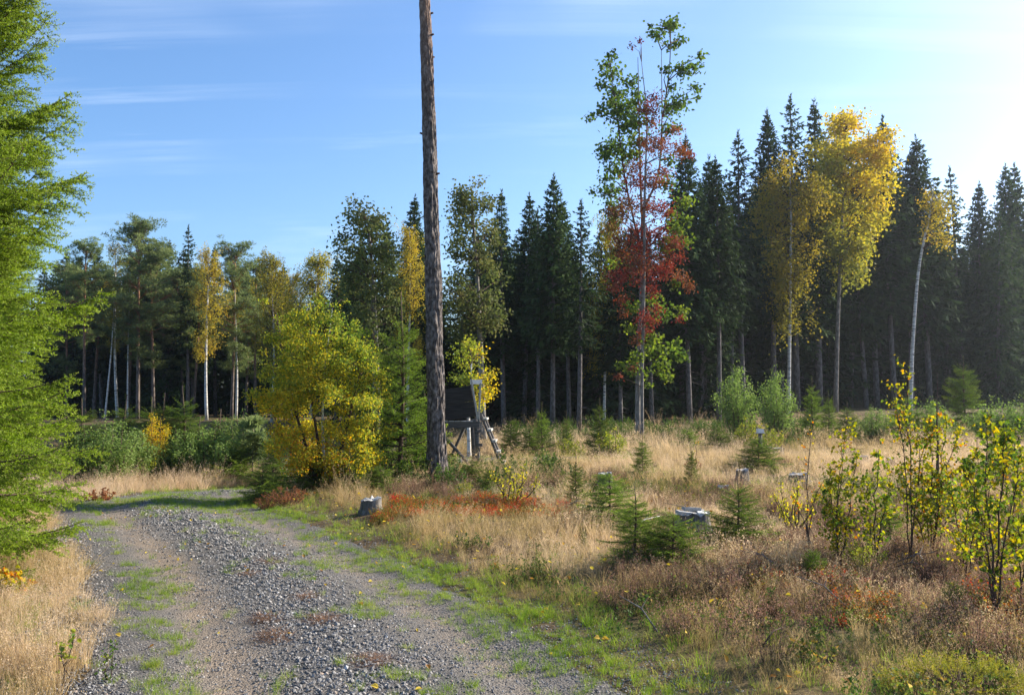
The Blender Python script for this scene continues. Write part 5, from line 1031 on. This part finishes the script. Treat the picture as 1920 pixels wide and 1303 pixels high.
# forest-floor and edge undergrowth, heather, bilberry
n = 9000; d = np.sqrt(rng.uniform(5 ** 2, 20 ** 2, n)); x = rng.uniform(-.2, 1, n) * (.6 * d + 1); u, _ = lateral(x, d); z = ground_h(x, d); qx, qy = pix(x, d, z)
hm = .4 * sm(.50, .60, fbm(x * .55 + 5, d * .55, 51, 2)) * (qx > 1060) * (d < 11) + .25 * sm(.52, .6, fbm(x * .7, d * .7, 57, 2)) + 1.2 * np.exp(-((qy - 1095) / 38) ** 2) * (qx > 1150) * (qx < 1470) * .8
keep = (u > HW + .5) & (rng.random(n) < .85 * np.clip(hm, 0, 1)); x, d, z = x[keep], d[keep], z[keep]; n = len(x); print('heather', n)
prot = [shrublet(26, .26, .16, 22, .014, .006, (.15, .85)), shrublet(22, .22, .15, 24, .014, .006, (.3, .9)), shrublet(24, .18, .17, 20, .013, .006, (.05, .6))]
scatter('heather', 'reddish-brown heather mounds among the dry grass', 'heather', prot, np.stack([x, d, z], 1), rng.uniform(0, 6.28, n), rng.uniform(.7, 1.25, n), rnd(n) * .2, rng.integers(0, 3, n), [M['heather_leaf'], M['dark_twig']])
Pb = []
for a, b, c_, e, k in [(730, 1010, 944, 972, 520), (1010, 1060, 950, 975, 25), (880, 960, 935, 962, 120), (1200, 1330, 1055, 1085, 40), (1490, 1620, 1075, 1110, 90), (1830, 1915, 1120, 1170, 110), (1560, 1660, 1130, 1180, 40), (700, 740, 950, 985, 40), (1400, 1470, 1075, 1120, 50)]:
    for _ in range(int(k * .75)):
        p = on_ground(rng.uniform(a, b), rng.uniform(c_, e)); Pb.append((*p, 1.0 if c_ < 1000 else .55))
Pb = np.array(Pb); n = len(Pb)
prot = [shrublet(16, .20, .12, 16, .022, .013, (.1, .8)), shrublet(14, .17, .12, 16, .022, .013, (.4, 1)), shrublet(16, .22, .13, 14, .022, .013, (.5, 1))]
scatter('bilberry_shrubs', 'low bilberry shrubs turned red and orange in a strip by the bare pine', 'bilberry', prot, Pb[:, :3], rng.uniform(0, 6.28, n), rng.uniform(.4, .95, n), .15 * (Pb[:, 3] - 1.1) + rnd(n) * .45 - .24, rng.integers(0, 3, n), [M['bilberry_leaf'], M['dark_twig']])
n = 5200; d = np.sqrt(rng.uniform(4.5 ** 2, 17 ** 2, n)); x = rng.uniform(-.1, 1, n) * (.6 * d + 1); u, _ = lateral(x, d); z = ground_h(x, d)
keep = (u > HW + .35) & (rng.random(n) < .55 * sm(.44, .64, fbm(x * .9, d * .9, 131, 3))); x, d, z = x[keep], d[keep], z[keep]; n = len(x)
prot = [shrublet(7, .16, .10, 12, .026, .015, (.1, .6)), shrublet(6, .20, .09, 12, .024, .013, (.3, .9)), shrublet(8, .12, .12, 12, .022, .014, (.0, .5))]
scatter('meadow_herbs', 'small leafy herbs and seedlings scattered through the meadow grass', 'herbs', prot, np.stack([x, d, z], 1), rng.uniform(0, 6.28, n), rng.uniform(.6, 1.3, n), rnd(n) * .25, rng.integers(0, 3, n), [M['herb_leaf'], M['dark_twig']])
n = 2600; d = rng.uniform(14, 46, n); x = rng.uniform(-1, 1, n) * (.6 * d + 1); z = ground_h(x, d); u, _ = lateral(x, d)
zone = ((x > 0) & (d > 27 + 5 * sm(2, 20, x)) & (d < 40)) | ((x < -2.5) & (d > 23) & (d < 33)) | ((x > -5.2) & (x < 1.2) & (d > 15.6) & (d < 20))
keep = zone & (np.abs(u) > HW + .3); x, d, z = x[keep], d[keep], z[keep]; n = len(x); print('undergrowth', n)
prot = [shrublet(14, .34, .22, 22, .045, .026, (.0, .35)), shrublet(16, .28, .24, 20, .04, .024, (.0, .25)), shrublet(12, .4, .2, 22, .045, .026, (.05, .45))]
scatter('undergrowth', 'leafy green undergrowth along the forest edge and beneath the yellow birch', 'undergrowth', prot, np.stack([x, d, z], 1), rng.uniform(0, 6.28, n), rng.uniform(.6, 1.5, n), rnd(n) * .12, rng.integers(0, 3, n), [M['herb_leaf'], M['dark_twig']])

# gravel on the road
Pn, S_, T_ = [], [], []
for d0, d1, dens in [(3.6, 6, 3600), (6, 9, 2100), (9, 13, 900), (13, 19, 300)]:
    s = np.where((RD[:, 1] > d0) & (RD[:, 1] < d1))[0]; n = int(dens * (d1 - d0) * 2 * HW); m_ = rng.choice(s, n); u = rng.uniform(-HW - .3, HW + .4, n); x = RD[m_, 0] + RN[m_, 0] * u + rnd(n) * .08; y = RD[m_, 1] + RN[m_, 1] * u + rnd(n) * .08
    cl = fbm(x * 1.3, y * 1.3, 101, 3)
    pr = .75 + .95 * np.exp(-((u - .05) / .42) ** 2) + .75 * sm(-1.15, -1.4, u) + .45 * np.exp(-((u - 1.3) / .3) ** 2) - .10 * np.exp(-((u + .62) / .25) ** 2)
    pr *= .45 + .9 * sm(.3, .62, cl); keep = rng.random(n) < pr; x, y, u = x[keep], y[keep], u[keep]; n = len(x)
    coarse = .55 + .6 * np.exp(-((u - .05) / .5) ** 2) + .4 * sm(-1.1, -1.4, u); sz = (.006 + .011 * rng.random(n) ** 2.2) * coarse; sz *= np.where(d0 > 8, 1.35, 1.0)
    z = np.maximum(road_h(x, y), ground_h(x, y)) + sz * .12; Pn.append(np.stack([x, y, z], 1)); S_.append(sz); T_.append(np.clip(rng.normal(.48, .22, n), 0, 1))
P_ = np.concatenate(Pn); n = len(P_); print('gravel', n)
scatter('gravel', 'grey crushed stones lying loose along the road ridge and edges', 'gravel', [stone(k) for k in range(6)], P_, rng.uniform(0, 6.28, n), np.concatenate(S_), np.concatenate(T_), rng.integers(0, 6, n), M['stone'], rng.normal(size=(n, 2)) * .5)
# rust-brown needle litter clumps on the gravel
Pn = []
for a, b, w_, k in [(500, 1188, 22, 60), (515, 1222, 26, 70), (605, 1192, 20, 50), (700, 1275, 24, 60), (570, 1145, 16, 30), (470, 1098, 16, 30), (500, 1075, 20, 40), (295, 968, 14, 25)]:
    for _ in range(k):
        gx_, gy_, _z = on_ground(a + rng.normal() * w_ * .45, b + rng.normal() * w_ * .22); Pn.append((gx_, gy_, float(road_h(gx_, gy_)[0]) + .008))
Pn = np.array(Pn); n = len(Pn)
scatter('needle_litter', 'small heaps of rust-brown needles lying on the gravel', 'litter', [tuft(18, .035, .03, 2.2, .004, (.2, .9)), tuft(14, .045, .03, 2.5, .004, (.2, .9))], Pn, rng.uniform(0, 6.28, n), rng.uniform(.7, 1.3, n), rnd(n) * .2, rng.integers(0, 2, n), M['needle_litter'])
print('mesh tris', sum(len(m.loops) - 2 * len(m.polygons) for m in bpy.data.meshes), 'scene', sum(len(m.loops) - 2 * len(m.polygons) for m in {o.data for o in bpy.data.objects if o.type == 'MESH'}))

# yellow and brown leaves fallen in the grass and on the gravel
def leaf_shape():
    m_ = MB(); m_.leaves(np.array([[-.02, 0, .004]]), np.array([[1.0, 0, .15]]), np.array([[0, .2, 1.0]]), .042, .034, 0, .5, .18, True); return m_
n = 900; d = np.sqrt(rng.uniform(4 ** 2, 14 ** 2, n)); x = rng.uniform(-.75, 1, n) * (.6 * d + .5); u, _ = lateral(x, d); on = np.abs(u) < HW; keep = ~on | (rng.random(n) < .35); x, d, on = x[keep], d[keep], on[keep]; n = len(x)
z = np.where(on, np.maximum(road_h(x, d), ground_h(x, d)) + .006, ground_h(x, d) + rng.uniform(.02, .22, n))
scatter('fallen_leaves', 'yellow and brown birch leaves fallen on the grass and gravel', 'leaves', [leaf_shape(), leaf_shape()], np.stack([x, d, z], 1), rng.uniform(0, 6.28, n), rng.uniform(.6, 1.2, n), rng.uniform(-.1, .5, n), rng.integers(0, 2, n), leafmat('fallen_leaf', [(0, (.16, .08, .035)), (0.5, (.34, .17, .05)), (0.75, (.55, .40, .06)), (1, (.60, .48, .07))], 0.35, inst=True), rng.normal(size=(n, 2)) * .45)

# ------------------------------------------------------------------ thin bluish volume added to stand in for veiling lens glare
m, t, out = newmat('glare_haze'); pv = N(t, 'ShaderNodeVolumePrincipled', inp={'Density': 0.0003, 'Anisotropy': 0.65, 'Color': (.80, .88, 1.0, 1)}); L(t, pv.outputs[0], out.inputs['Volume'])
mb = MB(); mb.box((0, 60, 13), (460, 260, 34)); tag(obj('glare_haze', mb.mesh('glare_haze', m)), kind='stuff')
